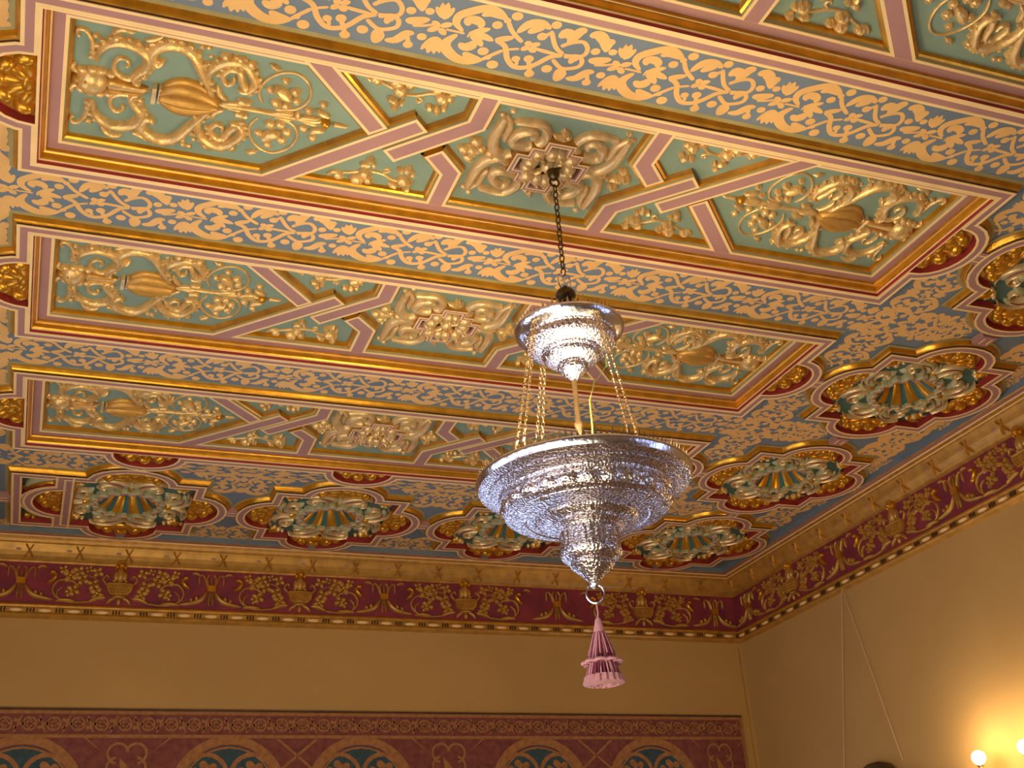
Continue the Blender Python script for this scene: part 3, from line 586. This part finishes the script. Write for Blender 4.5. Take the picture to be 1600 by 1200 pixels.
for y in ROWY[1:]:
    for s_ in (-1, 1): nd(5.625, y + s_ * 0.34, pi / 2, 0.34, 0.34)
for y in ROWY[1:]:
    for s_ in (-1, 1): nd(4.345, y + s_ * 0.42, pi / 2, 0.75, 0.95)
    for s_ in (-1, 1): nd(5.47, y + s_ * 0.70, pi / 2, 0.9, 1.0)
    nd(4.72, y + T / 2, 0, 0.55, 0.9)
for y in [v + T / 2 for v in ROWY[:-1]] + ROWY: nd(-0.50, y, pi / 2, 1.1, 0.92)

# ------------------------------------------------------------------ cornice on the far and right walls
def mz(z): return z if z > 4.765 else 4.765 - (4.765 - z) * 0.94
def cornice(name, L, label, urns, knots, fix):
    """local frame: x along the wall, y out of the wall (into the room is -y), z up; fix places it"""
    t = thing(name, fix[0], label, 'cornice', 'cornice around the room', fix[1])
    # y: 0 = wall face; room side negative
    B = MB()
    P = [(-0.235, 4.845, BLUE), (-0.232, 4.80, GOLDD), (-0.222, 4.795, GOLD), (-0.214, 4.802, GOLDD), (-0.21, 4.803, PINK), (-0.165, 4.803, CREAM), (-0.16, 4.797, CREAM), (-0.15, 4.80, GOLDD), (-0.145, 4.78, CREAM), (-0.135, 4.776, GOLDD), (-0.13, 4.765, FRG)]
    def strip(P, nm, parent, flip=False, **kw):
        B = MB()
        for i in range(len(P) - 1):
            a, c = P[i], P[i + 1]
            # mitre at the end where the two cornices meet (x = L side for far wall, x=0 for right)
            xa = fix[2](a[0]); xc = fix[2](c[0]); a = (a[0], mz(a[1])); c = (c[0], mz(c[1]), 0)
            B.add([(xa[0], a[0], a[1]), (xa[1], a[0], a[1]), (xc[1], c[0], c[1]), (xc[0], c[0], c[1])], [(0, 1, 2, 3)], P[i][2])
        return link(nm, B.mesh(nm), parent, **kw)
    strip(P, 'ceiling_border', t)
    P = [(-0.13, 4.765, FRG), (-0.118, 4.755, FRG), (-0.108, 4.735, FRG), (-0.095, 4.70, FRG), (-0.075, 4.67, FRG), (-0.052, 4.648, FRG), (-0.04, 4.64, GOLDD), (-0.036, 4.626, CRIM)]
    strip(P, 'gold_cove', t)
    strip([(-0.036, 4.626, CRIM), (-0.030, 4.295, CRIM)], 'crimson_frieze', t, label='crimson painted frieze ground')
    strip([(-0.03, 4.295, GOLDD), (-0.046, 4.29, GOLD), (-0.052, 4.275, GOLDD), (-0.046, 4.262, GOLDD), (-0.034, 4.258, FRG), (-0.034, 4.222, GOLDD), (-0.042, 4.220, GOLD), (-0.046, 4.208, FRG), (-0.034, 4.196, FRG), (-0.0, 4.18, OCH)], 'lower_moulding', t)
    x = 0.08; k = 0
    while x < L - 0.1:
        link('bead', M_BEAD, t, (x, -0.034, mz(4.24))); link('reel', M_REEL, t, (x + 0.1, -0.034, mz(4.24))); x += 0.2
    x = 0.15
    while x < L - 0.1:
        link('ribbon_tie', M_TIE, t, (x, -0.085, mz(4.70))); x += 0.355
    for x in urns: link('urn_relief', M_FURN, t, (x, -0.033, 0.286), sc=(1, 1, 0.94), label='gilded basket urn with lion-like figure')
    for x in knots: link('knot_relief', M_FKNOT, t, (x, -0.033, 0.286), sc=(1, 1, 0.94))
    for a in urns:
        for s_ in (1, -1): link('scroll_relief', M_FSCR, t, (a, -0.033, 0.286), (0, 0, 0), (s_, 1, 0.94))
    return t
def fr(fn):
    """relief built in (u, v) with -z outward, turned to the frieze: u->x, v->z, outward -> -y"""
    B = MB(); fn(B); B.v = [(x, z, y) for x, y, z in B.v]; return B
def f_urn(B):
    z = 4.30
    p = [(-0.10, z + 0.165), (-0.085, z + 0.11), (-0.06, z + 0.08), (0.06, z + 0.08), (0.085, z + 0.11), (0.10, z + 0.165)]
    B.add([(a, b_, -0.035) for a, b_ in p] + [(a, b_, 0) for a, b_ in p], [(0, 1, 2, 3, 4, 5), (0, 5, 11, 6), (0, 6, 7, 1), (5, 4, 10, 11), (1, 7, 8, 2), (4, 3, 9, 10), (2, 8, 9, 3)], GOLDD)
    for j in range(3):
        for i in range(7 - j): blob(B, FRG, -0.08 + j * 0.011 + i * 0.0265, z + 0.15 - j * 0.025, 0.012, h=0.046, seg=6, rg=2)
    stroke(B, FRG, 'c', 0.012, [(-0.108, z + 0.172), (0, z + 0.176), (0.108, z + 0.172)], 0.045)
    stroke(B, FRG, 'c', 0.014, [(-0.05, z + 0.072), (0.05, z + 0.072)], 0.03)
    for s_ in (1, -1):
        stroke(B, FRG, 'c', 0.008, [(s_ * 0.09, z + 0.17), (s_ * 0.125, z + 0.21), (s_ * 0.10, z + 0.245), (s_ * 0.08, z + 0.225)], 0.02)
        stroke(B, FRG, 'l', 0.014, [(s_ * 0.02, z + 0.065), (s_ * 0.06, z + 0.045), (s_ * 0.085, z + 0.01)], 0.02)
        stroke(B, FRG, 'l', 0.018, [(s_ * 0.09, z + 0.062), (s_ * 0.15, z + 0.055), (s_ * 0.22, z + 0.02)], 0.024)
        blob(B, FRG, s_ * 0.03, z + 0.24, 0.024, 0.05, 0.035)
        blob(B, FRG, s_ * 0.042, z + 0.20, 0.02, 0.018, 0.03, seg=6); blob(B, GOLD, s_ * 0.032, z + 0.315, 0.016, 0.025, 0.04, seg=6)
    blob(B, FRG, 0, z + 0.245, 0.034, 0.07, 0.05, seg=10); blob(B, GOLD, 0, z + 0.325, 0.028, 0.03, 0.06, seg=10); blob(B, GOLDD, 0, z + 0.355, 0.045, 0.014, 0.05, seg=8)
    blob(B, FRG, 0, z + 0.03, 0.016, 0.03, 0.02)
def f_knot(B):
    z = 4.30
    box(B, GOLD, -0.032, z + 0.145, -0.03, 0.032, z + 0.195, 0)
    for s_ in (1, -1):
        stroke(B, FRG, 'c', 0.007, [(s_ * 0.02, z + 0.18), (s_ * 0.035, z + 0.26), (s_ * 0.012, z + 0.295)], 0.02)
        stroke(B, FRG, 'c', 0.007, [(s_ * 0.025, z + 0.17), (s_ * 0.055, z + 0.27), (s_ * 0.09, z + 0.28), (s_ * 0.092, z + 0.2)], 0.02)
        stroke(B, FRG, 'c', 0.006, [(s_ * 0.008, z + 0.15), (s_ * 0.016, z + 0.06), (s_ * 0.01, z + 0.03)], 0.016)
        stroke(B, FRG, 'l', 0.02, [(s_ * 0.03, z + 0.15), (s_ * 0.07, z + 0.08), (s_ * 0.14, z + 0.045), (s_ * 0.24, z + 0.028)], 0.026)
        blob(B, FRG, s_ * 0.11, z + 0.085, 0.014, 0.024, 0.03, seg=6); blob(B, FRG, s_ * 0.15, z + 0.07, 0.014, 0.022, 0.03, seg=6)
    stroke(B, FRG, 'c', 0.005, [(0, z + 0.18), (0, z + 0.28)], 0.02); stroke(B, FRG, 'c', 0.005, [(0, z + 0.15), (0, z + 0.05)], 0.02)
def f_scroll(B):
    z = 4.30
    stroke(B, FRG, 'c', 0.008, [(0.2, z + 0.025), (0.34, z + 0.012), (0.44, z + 0.05), (0.475, z + 0.12), (0.43, z + 0.19), (0.34, z + 0.185), (0.29, z + 0.14)], 0.018, 4)
    stroke(B, FRG, 'l', 0.016, [(0.30, z + 0.02), (0.38, z + 0.03), (0.45, z + 0.02)], 0.024)
    stroke(B, FRG, 'c', 0.006, [(0.44, z + 0.05), (0.44, z + 0.10), (0.40, z + 0.14)], 0.016)
    stroke(B, FRG, 'c', 0.005, [(0.34, z + 0.185), (0.25, z + 0.24), (0.16, z + 0.2), (0.15, z + 0.12)], 0.014, 4)
    for x, y, s_ in ((0.165, 0.27, 1), (0.19, 0.165, 1.1), (0.16, 0.095, 1.2), (0.27, 0.205, 1.1), (0.30, 0.27, 1.05), (0.36, 0.235, 1.3), (0.33, 0.115, 1.1), (0.23, 0.29, 0.7), (0.355, 0.09, 0.8), (0.41, 0.28, 0.8)):
        s_ *= 1.6
        for k in range(4): blob(B, FRG, x + 0.017 * s_ * cos(k * pi / 2 + 0.5), z + y + 0.017 * s_ * sin(k * pi / 2 + 0.5), 0.015 * s_, 0.012 * s_, 0.02, k * pi / 2 + 0.5, seg=6, rg=2)
        blob(B, GOLD, x, z + y, 0.008 * s_, h=0.026, seg=6, rg=2)
    stroke(B, GOLD, 'l', 0.018, [(0.52, z + 0.16), (0.48, z + 0.19), (0.46, z + 0.235), (0.50, z + 0.25)], 0.03); blob(B, GOLD, 0.485, z + 0.25, 0.026, 0.02, 0.036)
    stroke(B, FRG, 'l', 0.012, [(0.53, z + 0.29), (0.56, z + 0.30), (0.60, z + 0.28)], 0.02)
M_FURN, M_FKNOT, M_FSCR = fr(f_urn).mesh('urn_relief'), fr(f_knot).mesh('knot_relief'), fr(f_scroll).mesh('scroll_relief')
B = fr(lambda B: blob(B, CREAM, 0, 0, 0.048, 0.015, 0.016, seg=10)); M_BEAD = B.mesh('bead')
def reel(B):
    for k in (-1, 0, 1): blob(B, WOOD, k * 0.022, 0, 0.0075, 0.02, 0.014, seg=6, rg=2)
M_REEL = fr(reel).mesh('reel')
def tie(B):
    for s_ in (1, -1): stroke(B, GOLDD, 'c', 0.006, [(-s_ * 0.03, 0.05), (0, 0), (s_ * 0.03, -0.05)], 0.03)
    blob(B, GOLDD, 0, 0, 0.012, h=0.03, seg=6); blob(B, PINK, -0.075, 0.01, 0.04, 0.016, 0.012, seg=8)
M_TIE = fr(tie).mesh('ribbon_tie')
for m_ in (M_TIE,):
    for v in m_.vertices: v.co.y += -0.7 * v.co.z * 1.0 * 0.6
LF = WX - LX
far_c = cornice('cornice', LF, 'carved cornice with crimson frieze and gilded urns along the far wall', [x - LX for x in (-0.91, 0.49, 1.865, 3.266, 4.93)], [x - LX for x in (-0.21, 1.171, 2.56, 4.1, 5.66)],
        ((LX, WY, 0), 0, lambda y: (0.0, LF + y)))
LR = WY - NY
right_c = cornice('cornice', LR, 'carved cornice with crimson frieze slanting along the right wall', [WY - y for y in (8.228, 6.794, 5.43, 4.03, 2.6, 1.2, -0.2)], [WY - y for y in (8.93, 7.51, 6.11, 4.73, 3.3, 1.9)],
        ((WX, WY, 0), -pi / 2, lambda y: (-y, LR)))

# ------------------------------------------------------------------ painted hanging on the far wall
TX1 = 5.785
t = thing('wall_hanging', (0, WY - 0.02, 0.02), 'woven wall hanging with scroll border and blue arched medallions on the far wall', 'tapestry')
B = MB(); box(B, TRED, LX + 0.02, 0, 2.42, TX1, 0.019, 3.535); link('cloth', B.mesh('cloth', False), t)
B = MB()
for z0, z1 in ((3.505, 3.53), (3.338, 3.362)): box(B, TGOLD, LX + 0.02, -0.004, z0, TX1, 0, z1)
box(B, TGOLD, TX1 - 0.022, -0.0045, 2.42, TX1, 0, 3.53)
link('gold_line', B.mesh('gold_line', False), t)
B = MB(); box(B, WOOD, LX + 0.02, -0.008, 3.532, TX1 + 0.005, 0.019, 3.545); link('top_rail', B.mesh('top_rail', False), t)  # dark strip painted in for the shadow line above the cloth
def circ(B, m, x, z, R, w_, h=0.004, a0=0, a1=2 * pi, n=20):
    vs_ = []
    for k in range(n + 1):
        a = a0 + (a1 - a0) * k / n
        vs_ += [(x + (R - w_) * cos(a), -h, z + (R - w_) * sin(a)), (x + (R + w_) * cos(a), -h, z + (R + w_) * sin(a))]
    B.add(vs_, [(2 * i, 2 * i + 1, 2 * i + 3, 2 * i + 2) for i in range(n)], m)
def scrollcell(B):
    circ(B, TGOLD, 0, 0, 0.045, 0.006); circ(B, TGOLD, 0.0, 0.0, 0.02, 0.006, a0=0.5, a1=5.5, n=12)
    B.add([(0.055, -0.004, -0.06), (0.07, -0.004, -0.06), (0.115, -0.004, 0.06), (0.1, -0.004, 0.06)], [(0, 1, 2, 3)], TGOLD)
    B.add([(0.075, -0.0045, 0.02), (0.088, -0.0045, 0.04), (0.10, -0.0045, 0.0), (0.09, -0.0045, -0.02)], [(0, 1, 2, 3)], TGOLD)
    for k in range(3): circ(B, TGOLD, 0.08 + 0.03 * cos(k * 2.1), 0.03 * sin(k * 2.1), 0.008, 0.006, n=8)
    for k in range(4): circ(B, TGOLD, 0.03 * cos(k * 1.57), 0.03 * sin(k * 1.57), 0.006, 0.005, n=8)
B = MB(); scrollcell(B); M_CELL = B.mesh('border_scroll', False)
x = LX + 0.12; k = 0
while x < TX1 - 0.12: link('border_scroll', M_CELL, t, (x, 0, 3.435), (0, 0, 0), (1, 1, 1 if k % 2 else -1)); x += 0.162; k += 1
def medallion(B):
    circ(B, TGOLD, 0, -0.28, 0.40, 0.032, 0.005, n=32); circ(B, TBLUE, 0, -0.28, 0.18, 0.18, 0.002, n=32)
    circ(B, TGOLD, 0, -0.28, 0.345, 0.008, 0.006, n=32)
    for s_ in (1, -1):
        circ(B, TBLUE, s_ * 0.168, -0.14, 0.075, 0.075, 0.003, n=20); circ(B, TGOLD, s_ * 0.168, -0.14, 0.155, 0.016, 0.005, n=24)
        for k in range(7):
            a = 2 * pi * k / 7; circ(B, TGOLD, s_ * 0.168 + 0.085 * cos(a), -0.14 + 0.085 * sin(a), 0.016, 0.013, 0.0055, n=8)
        B.add([(s_ * 0.168 + a, -0.006, -0.15 + c) for a, c in ((-0.05, -0.14), (0.05, -0.14), (0.03, -0.02), (0.055, 0.02), (0.02, 0.05), (0.025, 0.09), (0, 0.11), (-0.025, 0.09), (-0.02, 0.05), (-0.055, 0.02), (-0.03, -0.02))], [tuple(range(11))], TGOLD)
B = MB(); medallion(B); M_MED = B.mesh('arched_medallion', False)
for x in (-0.94, -0.06, 1.365, 2.362, 3.836, 4.865): link('arched_medallion', M_MED, t, (x, 0, 3.145 + 0.03 + 0.03), label='blue roundel pair inside a gold arch')
def quatre(B):
    for k in range(4):
        a = pi / 4 + k * pi / 2; circ(B, TGOLD, 0.09 * cos(a), 0.07 * sin(a), 0.07, 0.009, 0.005, a - 2.2, a + 2.2, 16)
    for s_ in (1, -1):
        B.add([(s_ * 0.13, -0.005, 0.02), (s_ * 0.15, -0.005, 0.04), (s_ * 0.32, -0.005, 0.17), (s_ * 0.30, -0.005, 0.17)], [(0, 1, 2, 3)], TGOLD)
        circ(B, TGOLD, s_ * 0.06, -0.13, 0.03, 0.02, 0.005, n=10)
    B.add([(a, -0.006, c) for a, c in ((-0.04, -0.2), (0.05, -0.2), (0.04, -0.08), (0, -0.03), (-0.05, 0.02), (-0.04, -0.08))], [tuple(range(6))], TGOLD)
B = MB(); quatre(B); M_Q = B.mesh('scroll_cartouche', False)
for x in (0.64, 3.07, 5.52): link('scroll_cartouche', M_Q, t, (x, 0, 3.18), sc=(0.85 if x > 5 else 1, 1, 1))
def xx(B):
    for s_ in (1, -1): B.add([(-s_ * 0.16, -0.0055, 0.09), (-s_ * 0.13, -0.0055, 0.09), (s_ * 0.16, -0.0055, -0.15), (s_ * 0.13, -0.0055, -0.15)], [(0, 1, 2, 3)], TGOLD)
B = MB(); xx(B); M_X = B.mesh('crossed_band', False)
for x in (-0.5, 1.868, 4.35): link('crossed_band', M_X, t, (x, 0, 3.24))
B = MB(); box(B, FRG, WX - 0.045, WY - 0.004, 0.3, WX - 0.037, WY, 4.18); link('trim_1', B.mesh('trim_1', False), kind='structure')

# ------------------------------------------------------------------ chandelier
ch = thing('chandelier', (CX, CY, HC + 0.03), 'embossed silver two-tier hanging lamp with chains and rose tassel, hanging from the carved ceiling rosette', 'chandelier')
Z0 = HC + 0.03
def cz(z): return z - Z0
SL, SU = 0.00251, 0.00267
# ceiling hook and chain
B = MB(); blob(B, BRONZE, 0, 0, 0.03, h=0.05, z0=-0.0, seg=12); tube3(B, BRONZE, [(0.022 * cos(2 * pi * k / 16), 0, -0.06 + 0.022 * sin(2 * pi * k / 16)) for k in range(16)], 0.005, 6, True)
link('ceiling_hook', B.mesh('ceiling_hook'), ch)
def link_mesh(w_, h, rad, m, nm):
    B = MB(); P = []
    for k in range(14):
        a = 2 * pi * k / 14; P.append((w_ * cos(a), 0, h * sin(a)))
    tube3(B, m, P, rad, 5, True); return B.mesh(nm)
M_LK = link_mesh(0.011, 0.021, 0.0032, BRONZE, 'link')
zt, zb = cz(4.735), cz(4.30); n = 13
cc = link('chain', None, ch, label='dark bronze chain to the ceiling')
for k in range(n + 1): link('link', M_LK, cc, (0, 0, zt + (zb - zt) * k / n), (0, 0, (k % 2) * pi / 2 + 0.5))
B = MB()
for dx in (-0.014, 0.014): tube3(B, SILVP, [(dx + 0.017 * cos(2 * pi * k / 18), 0.3 * 0.017 * cos(2 * pi * k / 18), cz(4.252) + 0.034 * sin(2 * pi * k / 18)) for k in range(18)], 0.0035, 6, True)
link('ring', B.mesh('ring'), ch, label='pair of silver rings under the chain')
B = MB(); lathe(B, BRONZE, [(0, -14), (4, -14), (5, -10), (7, -8), (13, -6), (16.5, 0, 0, 0), (16, 5), (12, 9), (9, 11), (12, 13), (11, 17), (6, 20), (6, 30)], 32, z0=cz(4.187), s=SU)
link('ball', B.mesh('ball'), ch, label='polished dark reflecting ball')
ZU = cz(4.013); ZL = cz(3.343)
def gallery(R, zb_, n, h, m):
    B = MB()
    for k in range(n):
        a = 2 * pi * k / n; hh = h * (1 + 0.35 * sin(k * 2.4) + (0.5 if k % 6 == 0 else 0)); c, s_ = cos(a), sin(a); w_ = pi * R / n * 0.72
        v = [(R * c - w_ * s_, R * s_ + w_ * c, zb_), (R * c + w_ * s_, R * s_ - w_ * c, zb_), ((R + 0.004) * c, (R + 0.004) * s_, zb_ + hh), ((R - 0.008) * c, (R - 0.008) * s_, zb_)]
        B.add(v, [(0, 1, 2), (1, 3, 2), (3, 0, 2)], m)
    return B.mesh('pierced_gallery', False)
B = MB(); lathe(B, SILV, [(30, -30), (40, -26), (56, -18), (70, -9), (80, -3)], z0=ZU, s=SU); link('upper_cover', B.mesh('upper_cover'), ch)
B = MB(); lathe(B, SILVP, [(80, -3), (85, -2), (86.5, 2), (85, 6), (81, 10), (76, 14), (73, 16)], z0=ZU, s=SU); link('upper_rim', B.mesh('upper_rim'), ch, label='smooth bluish silver rim')
B = MB(); lathe(B, SILV, [(73, 16), (72, 18), (70, 19), (70, 21, 2, 48), (69, 27, 2.5, 48), (67, 32, 2, 48), (65, 34), (61, 36), (56, 38, 1.5, 40), (48, 41, 1.5, 40), (46, 41), (47, 43), (45, 45), (43, 46, 1.5, 32), (43, 51, 1.5, 32), (40, 55, 1, 32), (36, 57), (30, 60), (24, 62), (22, 62), (24, 65), (23, 69, 1, 16), (20, 74, 1, 16), (15, 79), (10, 84), (5, 88), (0, 89)], z0=ZU, s=SU)
link('upper_bowl', B.mesh('upper_bowl'), ch, label='stepped embossed silver upper bowl')
link('pierced_gallery', gallery(82 * SU, ZU + 2 * SU, 66, 0.024, BRASS), ch)
B = MB(); tube3(B, BRONZE, [(0, 0, cz(3.80)), (0, 0, cz(3.30))], 0.007, 8); lathe(B, BRASS, [(3, 0), (5, 4), (4.2, 10), (4.2, 74), (6.5, 78), (6.5, 84), (4.5, 88), (5.5, 150)], 16, z0=cz(3.78), s=SL); link('stem_rod', B.mesh('stem_rod'), ch, label='thin brass stem rod between the bowls')
B = MB(); tube3(B, WIRE, [(0.13, -0.06, cz(3.90)), (0.115, -0.08, cz(3.82)), (0.055, -0.07, cz(3.74)), (0.03, -0.06, cz(3.66)), (0.035, -0.05, cz(3.56)), (0.03, -0.04, cz(3.38))], 0.0035, 6); link('wire', B.mesh('wire'), ch, label='yellow-green electric wire')
# lower bowl
B = MB(); lathe(B, SILVP, [(150, -2), (166, -2), (169, 0), (170, 3), (169, 6), (167, 10), (165, 13)], z0=ZL, s=SL); link('lower_rim', B.mesh('lower_rim'), ch, label='smooth bluish silver rim')
B = MB(); lathe(B, SILV, [(150, -2), (134, 24), (100, 48), (40, 74), (0, 80)], z0=ZL + 0.002, s=SL); link('bowl_lining', B.mesh('bowl_lining'), ch)
B = MB(); lathe(B, SILV, [(165, 13), (166, 14.5), (164, 15.5), (158, 18, 2, 96), (151, 20.5, 2, 96), (149, 21), (151, 23), (148, 24.5), (141, 27, 2, 80), (136, 29), (135, 31), (132, 31), (132, 34), (134, 36), (131, 38), (129, 40, 5, 24), (129, 46, 6, 24), (127, 52, 5, 24), (127, 55), (128, 57), (124, 60), (118, 61), (116, 62.5, 2, 60), (106, 65, 2, 60), (96, 67), (94, 65.5), (90, 66.5, 2, 48), (80, 67.5, 2, 48), (77, 67), (78, 69.5), (76, 72), (73, 73), (70, 75, 2, 40), (64, 78, 2, 40), (60, 79), (60, 81), (55, 84), (51, 86), (50, 88)], 192, z0=ZL, s=SL)
link('lower_bowl', B.mesh('lower_bowl'), ch, label='wide embossed silver lower bowl')
B = MB(); lathe(B, SILV, [(50, 88), (46, 90), (45, 94, 1.5, 24), (44.5, 104, 2, 24), (45, 114, 1.5, 24), (46, 118), (44, 119)], 120, z0=ZL, s=SL); link('neck', B.mesh('neck'), ch)
B = MB(); lathe(B, SILV, [(44, 119), (47, 121), (48, 124), (46, 128), (42, 132), (36, 136), (33, 138), (33, 141, 1.5, 30), (28, 147, 1.5, 30), (22, 153), (15, 160), (10, 165), (7, 168), (8, 170), (6, 174), (3, 177), (0, 178)], z0=ZL, s=SL); link('finial_bowl', B.mesh('finial_bowl'), ch)
link('pierced_gallery', gallery(163 * SL, ZL + 1 * SL, 120, 0.03, BRASS), ch)
# hanging chains
SMALL = link_mesh(0.0075, 0.0145, 0.0026, BRASS, 'chain_link')
def hang(a, dz=0):
    B = MB(); c, s_ = cos(a), sin(a)
    for da in (-0.035, 0.035):
        p0 = Vector((78 * SU * cos(a + da * 1.0), 78 * SU * sin(a + da * 1.0), ZU + 4 * SU)); p1 = Vector((150 * SL * cos(a + da * 1.4), 150 * SL * sin(a + da * 1.4), ZL + 3 * SL)); d = p1 - p0; L = d.length; k = int(L / 0.0205)
        t_ = d.normalized(); x = t_.cross(Vector((0, 1, 0.3))).normalized(); y = t_.cross(x)
        for i in range(k):
            o = p0 + d * ((i + 0.5) / k); q = x if i % 2 else y; P = []
            for j in range(10):
                an = 2 * pi * j / 10; P.append(o + q * (0.0062 * cos(an)) + t_ * (0.015 * sin(an)))
            tube3(B, BRASS, P, 0.0020, 4, True)
    return link('hanging_chain', B.mesh('hanging_chain'), ch, label='gilt double chain between the two bowls')
viewa = atan2(-CY, -CX)                                       # direction from the lamp to the camera
for d in (radians(32), radians(-38), radians(-146)): hang(viewa + d if True else d)
# filigree cluster on the far left chain
# tassel
B = MB(); zr = cz(2.878)
tube3(B, SILVP, [(0.034 * cos(2 * pi * k / 20), 0, zr + 0.036 * sin(2 * pi * k / 20)) for k in range(20)], 0.004, 6, True); link('ring', B.mesh('ring'), ch, rot=(0, 0, -0.42))
ts = link('tassel', None, ch, (0, 0, cz(2.845)), label='rose and pale pink two-tier silk tassel')
B = MB(); tube3(B, TPALE, [(0, 0, 0), (0.002, 0, -0.03), (0.002, 0, -0.065)], 0.003, 6); link('cord', B.mesh('cord'), ts)
B = MB(); lathe(B, TPALE, [(2, 58), (8, 60), (11, 70, 1.5, 10), (14, 85, 1.5, 10), (19, 105, 1.5, 12), (22, 118), (20, 120)], 36, s=0.00100, z0=0.0); link('head', B.mesh('head'), ts)
def skirt(B, R0, R1, z0_, z1_, n, m, m2):
    for k in range(n):
        a = 2 * pi * k / n + random.uniform(-.05, .05); c, s_ = cos(a), sin(a); j = random.uniform(-0.006, 0.006); mm = m if random.random() < 0.72 else m2
        tube3(B, mm, [(R0 * c, R0 * s_, z0_), ((R0 + R1) * .52 * c, (R0 + R1) * .52 * s_, 0.5 * (z0_ + z1_)), (R1 * c, R1 * s_, z1_ + j)], 0.0034, 4)
B = MB(); skirt(B, 0.019, 0.054, -0.115, -0.225, 44, TPINK, TPALE); skirt(B, 0.014, 0.045, -0.115, -0.225, 30, TPINK, TPINK); link('upper_skirt', B.mesh('upper_skirt'), ts)
B = MB(); skirt(B, 0.035, 0.064, -0.20, -0.285, 54, TPINK, TPALE); skirt(B, 0.025, 0.05, -0.20, -0.285, 34, TPINK, TPINK); link('lower_skirt', B.mesh('lower_skirt'), ts)
B = MB()
for k in range(9):
    a = 2 * pi * k / 9; tube3(B, TPALE, [(0.056 * cos(a) + 0.018 * cos(a) * cos(q) - 0.02 * sin(a) * sin(q), 0.056 * sin(a) + 0.018 * sin(a) * cos(q) + 0.02 * cos(a) * sin(q), -0.226) for q in [2 * pi * j / 8 for j in range(8)]], 0.0065, 5, True)
for k in range(12): a = 2 * pi * k / 12; tube3(B, TPALE, [(0.022 * cos(a), 0.022 * sin(a), -0.12), (0.05 * cos(a), 0.05 * sin(a), -0.2)], 0.0036, 5)
link('tuft_row', B.mesh('tuft_row'), ts)
B = MB()
for k in range(16):
    a = 2 * pi * k / 16
    for R in (0.058, 0.036): tube3(B, TPALE, [(R * cos(a), R * sin(a), -0.278), ((R + 0.006) * cos(a), (R + 0.006) * sin(a), -0.305)], [0.013, 0.015], 6)
link('fringe', B.mesh('fringe'), ts)
# bulbs standing in the bowl
for k in range(4):
    a = k * pi / 2 + 0.6
    B = MB(); lathe(B, BRASS, [(0, 18), (5, 18), (5, 4), (0, 4)], 12, z0=0, s=SL); tube3(B, BRASS, [(0, 0, -0.02), (0, 0, -0.12)], 0.006, 6); link('lamp_holder', B.mesh('lamp_holder'), ch, (0.2 * cos(a), 0.2 * sin(a), cz(3.36)))

# ------------------------------------------------------------------ right wall: picture on its cord, wall lamp
t = thing('hanging_picture', (WX - 0.03, 7.42, 2.72), 'dark framed picture with rounded crest hanging on a V of pale cord', 'picture')
for y1 in (0.60, -0.125):
    B = MB(); tube3(B, ROPE, [(0.006, 0.172, 4.245 - 2.72), (0.015, y1, 0.14)], 0.003, 6); link('cord', B.mesh('cord'), t)
B = MB(); tube3(B, BRONZE, [(-0.0, 0.172, 4.245 - 2.72), (-0.02, 0.172, 4.26 - 2.72), (-0.02, 0.172, 4.29 - 2.72)], 0.006, 6); link('hook', B.mesh('hook'), t)
B = MB()
P = [(-0.26, 0.04), (-0.26, -1.1), (0.72, -1.1), (0.72, 0.04), (0.44, 0.06), (0.33, 0.135), (0.22, 0.165), (0.10, 0.165), (-0.0, 0.135), (-0.08, 0.06)]
sweep(B, P, [(0.0, 0, WOOD), (0.0, -0.04, WOOD), (-0.02, -0.055, BRONZE), (-0.06, -0.035, WOOD), (-0.09, -0.02, WOOD), (-0.09, 0, WOOD)])
B.v = [(z, x, y) for x, y, z in B.v]; link('frame', B.mesh('frame'), t)
B = MB(); box(B, TBLUE, -0.012, -0.25, -1.09, 0.0, 0.71, 0.03); link('canvas', B.mesh('canvas', False), t)

wl = thing('wall_lamp', (WX, 6.15, 2.45), 'brass two-arm wall lamp with glowing globe bulbs at the bottom right corner', 'wall lamp')
B = MB(); blob(B, BRASS, 0, 0, 0.07, 0.12, 0.04, seg=16, rg=4); B.v = [(z, x, y) for x, y, z in B.v]; link('back_plate', B.mesh('back_plate'), wl)
LB = []
def at_px(px, py, x):
    d = f + r * ((px - 800) / 1852.9) - u * ((py - 600) / 1852.9); k = x / d.x; return Vector((x, d.y * k, 1.6 + d.z * k))
for y_, z_ in ((6.365, 2.710), (5.946, 2.702)):
    p = Vector((WX - 0.16, y_, z_)) - Vector((WX, 6.15, 2.45))
    B = MB(); tube3(B, BRASS, [(-0.03, 0, 0), (-0.10, p.y * 0.4, -0.06), (p.x, p.y * 0.85, -0.04), (p.x, p.y, 0.06), (p.x, p.y, p.z - 0.05)], 0.009, 8); link('arm', B.mesh('arm'), wl)
    B = MB(); lathe(B, BRASS, [(0, 30), (10, 28), (14, 20), (6, 14), (6, 0), (12, -4), (0, -5)], 16, z0=p.z - 0.06, s=0.002); B.v = [(x + p.x, y + p.y, z) for x, y, z in B.v]; link('candle_cup', B.mesh('candle_cup'), wl)
    B = MB(); lathe(B, BULB, [(0.1 + 45 * sin(pi * k / 12), -45 * cos(pi * k / 12)) for k in range(13)], 20, z0=p.z, s=0.001); B.v = [(x + p.x, y + p.y, z) for x, y, z in B.v]; link('bulb', B.mesh('bulb'), wl, label='glowing round bulb')
    light('POINT', 'wall_lamp_light', (WX - 0.235, y_, z_ + 0.03), 12, (1.0, 0.82, 0.56), 0.05)
